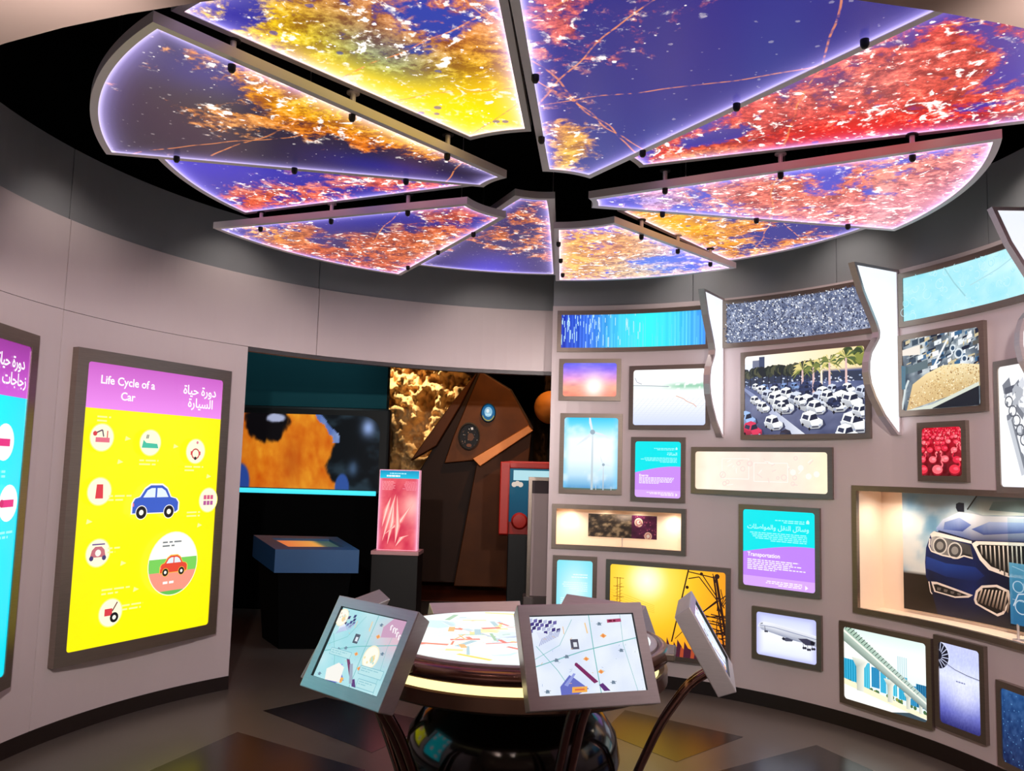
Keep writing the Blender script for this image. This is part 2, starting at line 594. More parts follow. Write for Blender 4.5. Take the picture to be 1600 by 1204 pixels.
# ------------------------------------------------------------------ lightbox frames on the display wall
def flat_box(c, t0, t1, z0, z1, name, label, cat, pr, b=0.034, t=0.028, m=None, pm=None, group=None, inset=0.007):
    """flat lightbox hung on a curved wall: rails whose backs follow the wall, picture slightly recessed"""
    PL = Vector(cyl(c, t0, z0)); PR = Vector(cyl(c, t1, z0))
    x = PR - PL; w = x.length; x.normalize()
    rz = math.atan2(x.y, x.x); h = z1 - z0
    o = empty(name, (PL + PR) / 2, rz, label, cat, group)
    rad = c[2]
    def back(xx): return math.sqrt(rad * rad - xx * xx) - math.sqrt(rad * rad - w * w / 4) + 0.002
    xs = [-w / 2 + w * i / 8 for i in range(9)]
    mb = MB()
    def rail(x0, x1, za, zb, n):
        px = [x0 + (x1 - x0) * i / n for i in range(n + 1)]
        for a, bq in zip(px[:-1], px[1:]):
            mb.hexa([(a, -t, za), (bq, -t, za), (bq, back(bq), za), (a, back(a), za), (a, -t, zb), (bq, -t, zb), (bq, back(bq), zb), (a, back(a), zb)])
    rail(-w / 2, w / 2, 0, b, 8); rail(-w / 2, w / 2, h - b, h, 8)
    rail(-w / 2, -w / 2 + b, b, h - b, 1); rail(w / 2 - b, w / 2, b, h - b, 1)
    # rounded inner corners
    r = 0.02
    for sx in (-1, 1):
        for sz, zc in ((-1, b), (1, h - b)):
            cx0 = sx * (w / 2 - b); cxx = cx0 - sx * r; czz = zc - sz * r
            pts = [(cx0, zc)] + [(cxx + sx * r * math.cos(R(90 * i / 4)), czz + sz * r * math.sin(R(90 * i / 4))) for i in range(5)]
            mb.prism([(p[0], -t + 0.001, p[1]) for p in pts], [(p[0], -t + 0.008, p[1]) for p in pts])
    mb.build('frame', m or M_frame, o)
    iw, ih = w - 2 * b, h - 2 * b
    if pr is not None:
        p = Print(iw / ih); pr(p)
        p.build('picture', pm or P_box, lambda u, v, l: (-iw / 2 + u * iw, -t + inset - l, b + v * ih), o)
    return o


def curved_frame_mesh(c, t0, t1, z0, z1, b, d0, d1):
    bt = math.degrees(b / c[2])
    mb = MB()
    cyl_slab(mb, c, t0, t1, z0, z0 + b, d0, d1); cyl_slab(mb, c, t0, t1, z1 - b, z1, d0, d1)
    cyl_slab(mb, c, t0, t0 - bt, z0 + b, z1 - b, d0, d1); cyl_slab(mb, c, t1 + bt, t1, z0 + b, z1 - b, d0, d1)
    return mb


def curved_box(c, t0, t1, z0, z1, name, label, cat, pr, b=0.034, t=0.028, group=None):
    tm = (t0 + t1) / 2
    P0 = cyl(c, tm, z0)
    o = empty(name, P0, 0, label, cat, group)
    lc = (c[0] - P0[0], c[1] - P0[1], c[2])
    curved_frame_mesh(lc, t0, t1, 0, z1 - z0, b, t, -0.002).build('frame', M_frame, o)
    bt = math.degrees(b / c[2])
    iw = R(t0 - t1 - 2 * bt) * c[2]; ih = z1 - z0 - 2 * b
    p = Print(iw / ih); pr(p); p.slabs(24)
    p.build('picture', P_box, lambda u, v, l: cyl(lc, t0 - bt - u * (t0 - t1 - 2 * bt), b + v * ih, t - 0.008 + l), o)
    return o


# ---- picture contents
def pic_stripes(p):
    def f(u, v):
        c = stops(u, [(0, (30, 60, 190)), (.2, (60, 120, 235)), (.42, (70, 215, 250)), (.6, (50, 245, 255)), (.8, (70, 215, 255)), (1, (70, 150, 245))])
        n = vnoise(u * 90, v * 0 + 1, 3)
        return c + (n[..., None] - .5) * 60 * (1 - np.exp(-((u - .58) / .25) ** 2))[..., None]
    p.grid(140, 8, f)
    for i in range(80):
        u = p.rng.random() ** 1.6 * 0.55; v = p.rng.random(); l = p.rng.uniform(.1, .35)
        p.rect(u, v, u + .004, v + l, (190, 235, 255))
    for i in range(50):
        u = p.rng.uniform(.3, .98); p.rect(u, 0, u + .002, p.rng.uniform(.2, 1), (110, 225, 255))


def pic_sunset(p):
    def f(u, v):
        c = stops(v, [(0, (255, 150, 120)), (.3, (255, 175, 150)), (.55, (240, 165, 225)), (.8, (160, 125, 245)), (1, (105, 105, 240))])
        n = fbm(u * 5, v * 9, 2)
        c = c + (n[..., None] - .5) * np.array([70, 60, 30])
        d = np.hypot((u - .58) * p.a, (v - .3))
        return mixc(c, (255, 250, 240), np.clip(1.25 * np.exp(-(d / .3) ** 2), 0, 1))
    p.grid(40, 30, f)


def pic_solar(p):
    def f(u, v):
        c = stops(v, [(0, (205, 215, 250)), (.4, (246, 248, 255)), (.6, (250, 252, 252)), (.68, (236, 248, 240)), (.75, (254, 255, 255)), (1, (255, 255, 255))])
        gmask = np.exp(-((v - .7) / .05) ** 2) * sstep(.35, .7, u) * (vnoise(u * 25, v * 25, 1) > .35)
        return mixc(c, (130, 195, 160), gmask * .8)
    p.grid(50, 40, f)
    for i in range(26):
        u0 = -.4 + i * .07
        p.line([(u0, 0), (u0 + .35, .5)], .006, (214, 222, 250))
    for i in range(12):
        v = .03 + i * .04; p.line([(0, v), (1, v - .01)], .004, (216, 224, 248))
    p.line([(.6, .52), (.7, .47), (.75, .42), (.84, .37), (.88, .32)], .012, (225, 170, 140))
    p.line([(0, .72), (.2, .71), (.5, .69)], .012, (150, 160, 175))
    p.line([(.02, .86), (.05, .78), (.12, .74)], .012, (160, 165, 180))


def turbine(p, u, v, s, h, rot, col):
    p.poly([(u - .014 * s, 0), (u + .014 * s, 0), (u + .009 * s, v), (u - .007 * s, v)], [col, col, (215, 225, 232), (215, 225, 232)])
    for k in range(3):
        a = R(rot + 120 * k)
        dx, dy = math.cos(a), math.sin(a)
        p.poly([(u - dy * .008 * s / p.a, v + dx * .008 * s), (u + dx * h * .45 / p.a - dy * .018 * s / p.a, v + dy * h * .45 + dx * .018 * s), (u + dx * h / p.a, v + dy * h), (u + dy * .008 * s / p.a, v - dx * .008 * s)], (222, 232, 240))
    p.disc(u, v, .022 * s, (150, 170, 185), 12)


def pic_turbines(p):
    def f(u, v):
        c = stops(v, [(0, (70, 140, 195)), (.07, (120, 180, 220)), (.2, (190, 225, 246)), (.4, (236, 250, 255)), (.7, (240, 252, 255)), (.88, (120, 220, 245)), (1, (50, 195, 235))])
        e = np.abs(u - .5) * 2
        c = mixc(c, (120, 205, 245), sstep(.75, 1.05, e) * .7)
        n = fbm(u * 4, v * 6, 5)
        return mixc(c, (255, 255, 255), sstep(.5, .75, n) * .5)
    p.grid(30, 40, f)
    p.rect(0, 0, 1, .02, (90, 110, 100))
    turbine(p, .53, .8, 1.6, .3, 100, (175, 195, 205))
    turbine(p, .74, .35, .9, .14, 110, (160, 180, 195))
    for q in ((.6, .06), (.88, .05)): p.rect(q[0], .0, q[0] + .012, q[1], (190, 205, 215))


def pic_info(title_en, title_ar, strong):
    def f(p):
        teal = (0, 226, 232); lil = (190, 130, 245) if strong else (200, 140, 240)
        p.grid(24, 24, lambda u, v: np.where((v < .46 + .1 * np.sin((u - .1) * 2.0))[..., None], mixc(np.array(lil) - 25, np.array(lil) + 18, np.exp(-((u - .5) / .35) ** 2) * np.exp(-((v - .3) / .3) ** 2)), mixc((0, 185, 215), (20, 245, 245), np.exp(-((u - .5) / .4) ** 2))))
        cur = [(i / 24, .46 + .1 * math.sin((i / 24 - .1) * 2.0)) for i in range(25)]
        p.poly([(0, 1), (0, cur[0][1])] + cur + [(1, 1)], teal)
        p.poly([(0, 0), (1, 0)] + list(reversed(cur)), lil)
        p.rect(0, 0, 1, .13, (214, 165, 250))
        w = (245, 240, 255); tw = (150, 248, 248)
        p.lines(.36, .86, .87, .014, 2, .024, tw, True)
        p.poly([(.885, .855), (.925, .855), (.925, .885), (.905, .905), (.885, .885)], (190, 255, 255))
        p.text(arabic(title_ar), .92, .755, .085 if strong else .075, (170, 252, 252), 'r')
        p.lines(.12, .92, .70, .013, 5 if strong else 4, .024, tw, True)
        p.text(title_en, .1, .395 if strong else .37, .075 if strong else .062, (255, 250, 255))
        p.lines(.1, .92, .345, .013, 6 if strong else 5, .024, w)
        p.lines(.2, .86, .085, .012, 3, .022, (250, 240, 255), True)
        p.poly([(.9, .03), (.94, .06), (.9, .09)], (250, 240, 255))
    return f


def pic_cream_board(p):
    def f(u, v):
        c = stops(u, [(0, (255, 226, 200)), (.1, (255, 244, 226)), (.45, (255, 226, 214)), (.8, (255, 232, 214)), (1, (255, 240, 205))])
        return c + (fbm(u * 14, v * 5, 4)[..., None] - .5) * 14
    p.grid(50, 12, f)
    pale = (255, 242, 234); pk = (250, 214, 206)
    for q in ((.22, .3, .43, .82), (.47, .25, .72, .72)): 
        p.line([(q[0], q[1]), (q[2], q[1]), (q[2], q[3]), (q[0], q[3]), (q[0], q[1])], .02, pale)
    for i in range(36):
        u, v = p.rng.uniform(.22, .92), p.rng.uniform(.15, .85)
        if i % 3 == 0: p.ring(u, v, p.rng.uniform(.04, .09), .02, pk, 12)
        else: p.line([(u, v), (u + p.rng.uniform(-.05, .05), v + p.rng.uniform(-.15, .15))], .02, pk if i % 2 else pale)
    for i in range(4): p.disc(.76 + i * .055, .5 + .12 * math.sin(i * 2), .075, pale, 14)


def pic_pale_info(p):
    p.grid(16, 20, lambda u, v: mixc((120, 220, 235), (215, 246, 255), np.exp(-((u - .5) / .45) ** 2 - ((v - .45) / .5) ** 2)))
    p.lines(.3, .86, .74, .018, 2, .045, (235, 252, 255), True)
    p.lines(.15, .86, .6, .014, 5, .035, (228, 250, 255), True)
    p.lines(.12, .82, .32, .014, 5, .035, (235, 252, 255))


def pic_pylon(p):
    def f(u, v):
        d = np.hypot((u - .33) * p.a, v - .84)
        c = stops(d, [(0, (255, 255, 240)), (.12, (255, 253, 200)), (.28, (255, 226, 90)), (.55, (255, 196, 38)), (.9, (250, 160, 28)), (1.4, (225, 105, 20))])
        return mixc(c, (235, 110, 45), (1 - sstep(0, .3, v)) * sstep(.5, 1, u) * .7)
    p.grid(48, 36, f)
    k = (44, 22, 14); k2 = (150, 84, 14)
    L = lambda pts, w=.012, c=k: p.line(pts, w, c)
    L([(.69, 1), (.55, .16)], .016); L([(.69, .98), (.92, .93)]); L([(.69, .9), (.78, .93), (.93, .68), (.80, .52), (.62, .6)])
    L([(.92, .95), (1.0, .3)], .03); L([(.9, .95), (.95, .5), (1, .05)], .02)
    L([(.80, .97), (.99, .6)]); L([(.80, .52), (1, .74)])
    L([(.8, .52), (.58, .2)], .008); L([(.8, .52), (.98, .16)], .01)
    for i in range(28):
        v = p.rng.uniform(.08, .55); a = p.rng.uniform(.82, .95)
        L([(a, v), (1, v + p.rng.uniform(-.05, .05))], p.rng.uniform(.006, .014))
    for i in range(14):
        a = .93 + p.rng.uniform(-.02, .05); v = p.rng.uniform(.2, .9)
        L([(a, v), (a + p.rng.uniform(-.05, .05), v + .1)], .01)
    for q in ((.8, .965, .02), (.8, .52, .022), (.68, .8, .02), (.93, .95, .03)): p.disc(q[0], q[1], q[2], k, 8)
    # faint pylons far away
    for u in (.065, .09): L([(u, .35), (u, .85)], .008, k2)
    for v in (.84, .74, .62, .5): L([(.03, v), (.125, v)], .006, k2)
    for i in range(9): L([(.05, .42 + i * .04), (.11, .46 + i * .04)], .004, k2)
    for i in range(5): L([(0, .7 - i * .03), (.4, .55 - i * .02)], .003, (230, 165, 30))
    for i in range(16):
        u = .44 + i * .03
        p.poly([(u, 0), (u + .05, 0), (u + .05, .06 + .06 * p.rng.random()), (u + .01, .13 + .09 * p.rng.random() - .004 * i)], (70, 26, 44) if i % 3 else (170, 70, 40))


def pic_plane(p):
    def f(u, v):
        c = stops(v, [(0, (226, 232, 255)), (.5, (246, 248, 255)), (1, (200, 208, 240))])
        e = np.maximum(np.abs(u - .5), np.abs(v - .5)) * 2
        return mixc(c, (170, 172, 235), sstep(.72, 1.1, e) * .8)
    p.grid(24, 20, f)
    b = (236, 238, 246); sh = (150, 156, 178); dk = (46, 44, 58)
    p.poly([(.02, .655), (.05, .74), (.13, .785), (.3, .775), (1.02, .64), (1.02, .42), (.6, .46), (.3, .54), (.09, .59)], [b, b, b, b, b, sh, sh, sh, sh])
    p.line([(.05, .69), (.3, .685), (1.0, .565)], .014, (120, 130, 165))
    p.poly([(.05, .725), (.11, .755), (.10, .72)], (70, 76, 100))
    p.poly([(.5, .53), (.74, .47), (1.0, .40), (1.0, .44), (.78, .53)], (170, 174, 190))
    p.poly([(.42, .46), (.52, .5), (.62, .47), (.60, .43), (.5, .41)], (70, 72, 92)); p.disc(.46, .46, .035, (30, 30, 44), 12)
    p.poly([(.7, .52), (.84, .55), (.98, .5), (.96, .42), (.82, .40)], (60, 58, 80)); p.disc(.93, .47, .05, (24, 22, 34), 12)
    for q in ((.15, .56, .025), (.79, .33, .03), (.86, .31, .03), (.93, .34, .03)):
        p.line([(q[0] - .01, q[1] + .12), (q[0], q[1])], .012, dk); p.disc(q[0], q[1], q[2], dk, 10)
        p.disc(q[0] + .03, q[1] + .005, q[2], dk, 10)


def pic_bridge(p):
    def f(u, v):
        c = stops(v, [(0, (235, 250, 250)), (.45, (236, 250, 246)), (.75, (252, 255, 250)), (1, (222, 240, 235))])
        return c
    p.grid(20, 20, f)
    blue = [(20, 120, 170), (30, 150, 190), (60, 175, 205), (14, 96, 140)]
    for u0, v0, w, h, k in ((.0, .26, .16, .30, 1), (.20, .22, .13, .35, 2), (.35, .26, .1, .27, 0), (.46, .22, .07, .3, 1), (.54, .22, .12, .3, 2), (.68, .2, .1, .3, 1), (.8, .16, .09, .26, 0), (.66, .5, .12, .26, 2), (.88, .16, .12, .3, 3)):
        c = blue[k] if v0 < .5 else (200, 225, 228)
        p.rect(u0, v0, u0 + w, v0 + h, c)
        for i in range(5): p.rect(u0 + w * i / 5, v0, u0 + w * i / 5 + .008, v0 + h, tuple(min(255, x + 45) for x in c))
    for i in range(40):
        u = p.rng.random(); p.disc(u, .24 - u * .12 + p.rng.uniform(-.02, .03), p.rng.uniform(.015, .03), p.rng.choice([(96, 130, 70), (140, 150, 70), (70, 110, 70)]), 7)
    p.poly([(0, .2), (1, .02), (1, .09), (0, .28)], (250, 240, 205))
    p.poly([(0, 0), (1, 0), (1, .04), (.55, .08), (0, .2)], (246, 250, 246))
    p.poly([(.6, 0), (1, 0), (1, .03), (.8, .06)], (60, 80, 92))
    # piers
    for u, v, s in ((.21, .6, 1.0), (.58, .42, .7), (.79, .3, .5), (.93, .24, .4)):
        w = .05 * s
        p.poly([(u - w * 2.2, v), (u + w * 2.2, v), (u + w, v - .12 * s), (u + w * .9, .18 - u * .1), (u - w * .9, .18 - u * .1), (u - w, v - .12 * s)], [(222, 228, 214), (252, 252, 240), (240, 240, 226), (236, 236, 220), (196, 200, 186), (170, 178, 168)])
    # deck
    p.poly([(0, .8), (0, .96), (1, .24), (1, .14)], [(120, 140, 128), (196, 214, 200), (200, 214, 206), (120, 136, 136)])
    p.poly([(0, .955), (.03, 1.0), (.1, 1.0), (1, .3), (1, .24)], [(150, 178, 160), (172, 200, 180), (172, 200, 180), (190, 206, 200), (180, 200, 192)])
    p.poly([(0, .93), (1, .22), (1, .245), (0, .965)], (244, 248, 234))
    for i in range(26):
        u = i / 26 * .9; v = .99 - u * .76; s = 1 - u * .6
        p.line([(u + .02, v - .01), (u + .055 * s + .02, v + .05 * s)], .012 * s, (52, 74, 66))


def pic_engine(p):
    def f(u, v):
        c = stops(v, [(0, (44, 44, 110)), (.18, (96, 100, 190)), (.4, (176, 182, 244)), (.6, (220, 226, 255)), (.8, (196, 204, 255)), (1, (200, 205, 250))])
        d = np.hypot((u - .6) * p.a, (v - .45))
        return mixc(c, (244, 246, 255), np.exp(-(d / .25) ** 2) * .6) + (fbm(u * 40, v * 40, 2)[..., None] - .5) * 26
    p.grid(40, 60, f)
    p.disc(-.02, .83, .17, (22, 22, 36), 28, 1.0)
    for k in range(18):
        a = R(20 * k); p.line([(-.02 + .06 * math.cos(a) / p.a, .83 + .06 * math.sin(a)), (-.02 + .165 * math.cos(a + .25) / p.a, .83 + .165 * math.sin(a + .25))], .012, (190, 196, 225))
    p.ring(-.02, .83, .19, .02, (215, 220, 250), 28)
    p.line([(.16, .75), (.4, .70), (.7, .67), (1, .655)], .008, (60, 62, 80))
    p.line([(.16, .735), (.4, .688), (.7, .66), (1, .645)], .004, (170, 176, 210))
    p.lines(.42, .78, .555, .016, 1, .03, (130, 134, 176))


def pic_deep_blue(p):
    p.grid(40, 40, lambda u, v: stops(v, [(0, (20, 38, 80)), (.5, (30, 62, 112)), (1, (40, 84, 140))]) + (fbm(u * 18, v * 18, 3)[..., None] - .5) * 60)
    for i in range(90):
        u, v = p.rng.random(), p.rng.random(); p.disc(u, v, p.rng.uniform(.004, .01), (90, 140, 190), 6)


def road_car(p, u, v, s, col, flip=1):
    """car seen from the front and above; s = width in heights"""
    s *= 1.42
    k = s / p.a * flip
    q = lambda pts, c: p.poly([(u + x * k, v + y * s) for x, y in pts], c)
    dk = tuple(x * .74 for x in col); hi = tuple(min(255, x * 1.04 + 6) for x in col)
    q([(-.56, -.1), (-.05, -.46), (.55, -.46), (.82, -.24), (.7, .02), (.1, .1)], (52, 58, 88))
    q([(-.58, .06), (-.5, -.18), (-.05, -.42), (.45, -.4), (.66, -.22), (.64, .0), (.36, .16), (-.1, .3)], [col, dk, dk, dk, dk, hi, hi, col])
    q([(-.52, .10), (-.42, .38), (-.04, .50), (.26, .40), (.38, .10), (-.06, -.04)], hi)
    q([(-.06, -.02), (.02, .26), (.29, .33), (.40, .08)], (34, 40, 62))
    q([(-.46, .12), (-.37, .31), (-.08, .24), (-.15, .02)], (52, 58, 84))
    q([(-.04, -.02), (.42, .08), (.62, -.04), (.42, -.24), (.06, -.26)], hi)
    q([(.08, -.36), (.42, -.34), (.42, -.28), (.08, -.29)], (58, 62, 82))
    for hx, hy in ((-.02, -.26), (.5, -.22)): q([(hx - .06, hy), (hx + .06, hy + .02), (hx + .06, hy - .05), (hx - .05, hy - .07)], (160, 170, 200))
    for wx, wy in ((-.42, -.2), (-.06, -.42)): q([(wx - .07, wy + .02), (wx, wy + .09), (wx + .07, wy), (wx, wy - .1)], (18, 18, 26))


def pic_traffic(p):
    def f(u, v):
        sky = stops(u, [(0, (250, 252, 255)), (.3, (255, 246, 224)), (.7, (255, 232, 190)), (1, (250, 224, 170))])
        rd = stops(v, [(0, (78, 84, 118)), (.35, (112, 118, 150)), (.7, (84, 96, 140))])
        n = fbm(u * 12, v * 12, 6)
        rd = rd + (n[..., None] - .5) * 40
        return np.where((v > .78 - .02 * u)[..., None], sky, rd)
    p.grid(40, 30, f)
    rg = p.rng
    for u0, w, h, c in ((.0, .07, .12, (235, 240, 250)), (.07, .06, .16, (120, 126, 150)), (.13, .05, .2, (70, 80, 110)), (.2, .08, .05, (200, 190, 180)), (.4, .2, .05, (235, 214, 180))): p.rect(u0, .78, u0 + w, .78 + h, c)
    # far rows of cars and verge
    p.poly([(0, .62), (.5, .64), (1, .6), (1, .72), (0, .78)], (54, 62, 84))
    for i in range(70):
        u = rg.random(); v = .6 + .14 * rg.random() * (1 - .5 * u)
        p.disc(u, v, rg.uniform(.01, .02), rg.choice([(225, 230, 245), (200, 210, 235), (60, 80, 130), (150, 170, 210)]), 6, .6)
    # dark line of trees
    for i in range(60):
        u = i / 60 * .62; h = .10 + .05 * rg.random()
        p.disc(u, .77 + .05 * u + rg.uniform(-.02, .03), .05 + .03 * u, rg.choice([(40, 48, 44), (62, 68, 58), (84, 86, 66), (36, 42, 48)]), 7)
    for i in range(11): p.rect(.05 + i * .055, .58, .057 + i * .055, .75, (40, 40, 52))
    for i in range(26):
        p.disc(.86 + rg.random() * .15, .82 + rg.random() * .13, .06, rg.choice([(92, 104, 50), (140, 146, 70), (60, 76, 46), (176, 170, 90)]), 7)
    # palms
    for u, v in ((.51, .78), (.6, .8), (.665, .82), (.73, .84), (.86, .88)):
        tr = (226, 190, 186) if u != .665 else (250, 232, 214)
        p.poly([(u - .008, .46), (u + .012, .46), (u + .008, v), (u - .006, v)], tr)
        for k in range(15):
            a = R(-30 + 240 * k / 14)
            l = .13 + .04 * rg.random()
            ex, ey = math.cos(a) * l / p.a, math.sin(a) * l - .03
            p.poly([(u, v), (u + ex * .5, v + ey * .5 + .035), (u + ex, v + ey - .02), (u + ex * .5, v + ey * .5)], rg.choice([(196, 190, 110), (230, 214, 140), (120, 130, 70), (84, 104, 62)]))
    # median strip
    p.poly([(0, .60), (.08, .52), (.53, 0), (.42, 0), (.0, .56)], [(140, 150, 190), (150, 160, 200), (226, 230, 240), (200, 206, 224), (130, 140, 180)])
    p.poly([(0, .56), (.42, 0), (.40, 0), (0, .53)], (96, 100, 130))
    wh = (236, 240, 248)
    cars = []
    for r_ in range(7):
        s = .07 + .026 * r_
        v = .60 - .06 * r_
        for k in range(7):
            u = .10 + .06 * r_ + k * (s * 1.25) + rg.uniform(-.01, .01)
            if r_ < 5 and u < 1: cars.append((u, v - k * .002 + rg.uniform(-.015, .015), s, rg.choice([wh, wh, wh, (200, 208, 226), (46, 56, 92), (120, 150, 200)])))
    for u, v, s, c in sorted(cars, key=lambda q: -q[1]):
        if u > .5 * (.62 - v) + .05: road_car(p, u, v, s, c)
    for u, v, s, c in ((.1, .43, .09, wh), (.17, .34, .11, wh), (.34, .33, .10, wh), (.49, .4, .10, wh), (.62, .31, .14, wh), (.72, .43, .12, wh), (.76, .36, .09, (40, 50, 84)), (.9, .38, .15, wh), (.58, .16, .17, wh), (.26, .14, .15, wh), (.92, .12, .2, wh), (.97, .25, .13, wh), (.02, .2, .15, (150, 180, 225)), (.86, .0, .16, wh), (.07, .06, .16, (206, 50, 84)), (.38, -.03, .13, (44, 40, 54))):
        road_car(p, u, v, s, c)


def pic_crystals(p):
    p.grid(60, 14, lambda u, v: stops(fbm(u * 60, v * 16, 1), [(0, (50, 58, 84)), (.5, (110, 120, 150)), (1, (200, 208, 228))]))
    for i in range(3200):
        u, v = p.rng.random(), p.rng.random(); s = p.rng.uniform(.010, .032)
        a = p.rng.uniform(0, 6.28); b = p.rng.random()
        c = p.rng.choice([(16, 22, 44), (30, 38, 66), (250, 252, 255), (40, 48, 78), (84, 98, 136), (140, 152, 184), (196, 206, 228), (240, 244, 252), (66, 84, 124), (120, 124, 140)])
        p.poly([(u + s * math.cos(a + k * 2.1 + b * .4 * k) / p.a, v + s * math.sin(a + k * 2.1)) for k in range(3)], c)


def pic_pale_cells(p):
    p.grid(60, 16, lambda u, v: mixc((120, 214, 232), (206, 244, 250), np.clip(fbm(u * 9, v * 3, 2) * .9 + .35 * u + .1, 0, 1)))
    for i in range(160):
        u, v = p.rng.random(), p.rng.random()
        p.ring(u, v, p.rng.uniform(.04, .12), .012, (196, 238, 246) if i % 2 else (160, 226, 240), 10, p.rng.uniform(0, 360), p.rng.uniform(200, 520))
    p.line([(.28, .98), (.34, .6), (.41, .25)], .03, (150, 205, 214)); p.line([(.44, .45), (.62, .62), (.80, .86)], .025, (170, 218, 226))


def pic_conveyor(p):
    p.grid(40, 40, lambda u, v: stops(fbm(u * 7, v * 7, 9), [(0, (30, 40, 56)), (.45, (110, 124, 136)), (.7, (214, 220, 222)), (1, (250, 250, 246))]))
    rg = p.rng
    for i in range(150):
        u, v = rg.uniform(0, 1), rg.uniform(.48, 1); w, h = rg.uniform(.015, .10), rg.uniform(.01, .08)
        p.poly([(u, v), (u + w, v + .02), (u + w, v + h + .02), (u, v + h)], rg.choice([(24, 34, 54), (54, 100, 140), (230, 236, 240), (160, 170, 176), (92, 90, 84), (206, 190, 150), (40, 60, 80), (250, 250, 252)]))
    p.poly([(0, .86), (.25, .9), (.25, .76), (0, .78)], (236, 226, 214)); p.poly([(0, .6), (.35, .68), (.35, .56), (0, .5)], (84, 104, 112))
    p.line([(.42, .55), (.62, .92)], .03, (238, 240, 240)); p.line([(.47, .52), (.68, .9)], .012, (60, 70, 80))
    for q in ((.75, .7, .07), (.82, .62, .05), (.68, .78, .05)): p.ring(q[0], q[1], q[2], .02, (220, 230, 236), 16); p.disc(q[0], q[1], q[2] * .6, (50, 76, 104), 14)
    p.poly([(.05, 0), (1, .25), (1, .52), (.8, .56), (.55, .57), (.32, .48), (.14, .36)], [(210, 176, 120), (206, 180, 130), (240, 222, 176), (244, 226, 180), (246, 228, 184), (238, 214, 160), (226, 196, 140)])
    for i in range(700):
        u = rg.uniform(.08, 1); v = rg.uniform(.03, .55)
        if v < .12 + (u - .05) * .9 and v < .56 and v > (u - .1) * .26 + .02: p.disc(u, v, rg.uniform(.006, .012), rg.choice([(250, 236, 200), (186, 146, 90), (226, 190, 130), (160, 120, 76), (240, 214, 160)]), 5)
    p.poly([(.4, .02), (1, .26), (1, .0), (.42, .0)], (24, 30, 40)); p.poly([(.05, 0), (.42, .06), (1, .3), (1, .25), (.4, .0)], (214, 220, 206))
    p.line([(.0, .02), (.05, .3), (.1, .42)], .035, (206, 216, 216)); p.poly([(0, .3), (.05, .3), (.06, .62), (0, .64)], (70, 110, 130))


def pic_flamingos(p):
    p.grid(20, 26, lambda u, v: stops(v, [(0, (90, 14, 20)), (.3, (120, 16, 26)), (.75, (190, 16, 40)), (1, (210, 14, 46))]) + (fbm(u * 14, v * 14, 4)[..., None] - .5) * 80)
    rg = p.rng
    rows = [(.93, .035, 11), (.86, .045, 9), (.78, .055, 8), (.68, .07, 6), (.54, .09, 5), (.34, .11, 4), (.12, .15, 3)]
    for v, s, n in rows:
        for k in range(n + 1):
            u = (k + rg.uniform(.2, .8)) / n - .05; vv = v + rg.uniform(-.02, .02)
            c = rg.choice([(240, 70, 90), (232, 50, 70), (250, 110, 120), (226, 40, 66)])
            for lx in (-.2, .15): p.line([(u + lx * s / p.a, vv), (u + lx * s / p.a, vv - s * 2.0)], s * .14, (60, 8, 14))
            p.disc(u, vv, s * .95, (150, 16, 34), 14, .8); p.disc(u, vv + .12 * s, s * .9, c, 14, .7)
            p.disc(u + .25 * s / p.a, vv + .2 * s, s * .45, tuple(min(255, x + 40) for x in c), 10, .5)
            sd = -1 if rg.random() < .6 else 1
            p.line([(u + sd * .6 * s / p.a, vv + .2 * s), (u + sd * .95 * s / p.a, vv + .8 * s), (u + sd * .65 * s / p.a, vv + 1.25 * s), (u + sd * .9 * s / p.a, vv + 1.5 * s)], s * .24, c)
            p.disc(u + sd * .98 * s / p.a, vv + 1.45 * s, s * .22, (255, 140, 140), 8)


def pic_machine(p):
    p.grid(14, 20, lambda u, v: stops(v, [(0, (244, 246, 252)), (1, (255, 255, 255))]))
    rg = p.rng
    for i in range(70):
        t = rg.random(); u = .12 + .5 * t + rg.uniform(-.1, .3); v = .78 - .7 * t + rg.uniform(-.1, .1)
        w, h = rg.uniform(.04, .16), rg.uniform(.03, .09); a = rg.uniform(-.6, .6)
        g_ = rg.choice([(120, 124, 134), (176, 180, 188), (214, 217, 224), (80, 84, 96), (236, 238, 244)])
        p.poly([(u + x * math.cos(a) - y * math.sin(a), v + x * math.sin(a) + y * math.cos(a)) for x, y in ((0, 0), (w, 0), (w, h), (0, h))], g_)
    for i in range(8): p.ring(.2 + .07 * i, .7 - .08 * i, .05, .012, (90, 94, 104), 14)
    p.line([(.2, .55), (.45, .1)], .05, (196, 200, 208)); p.line([(.26, .55), (.5, .1)], .02, (120, 124, 134))


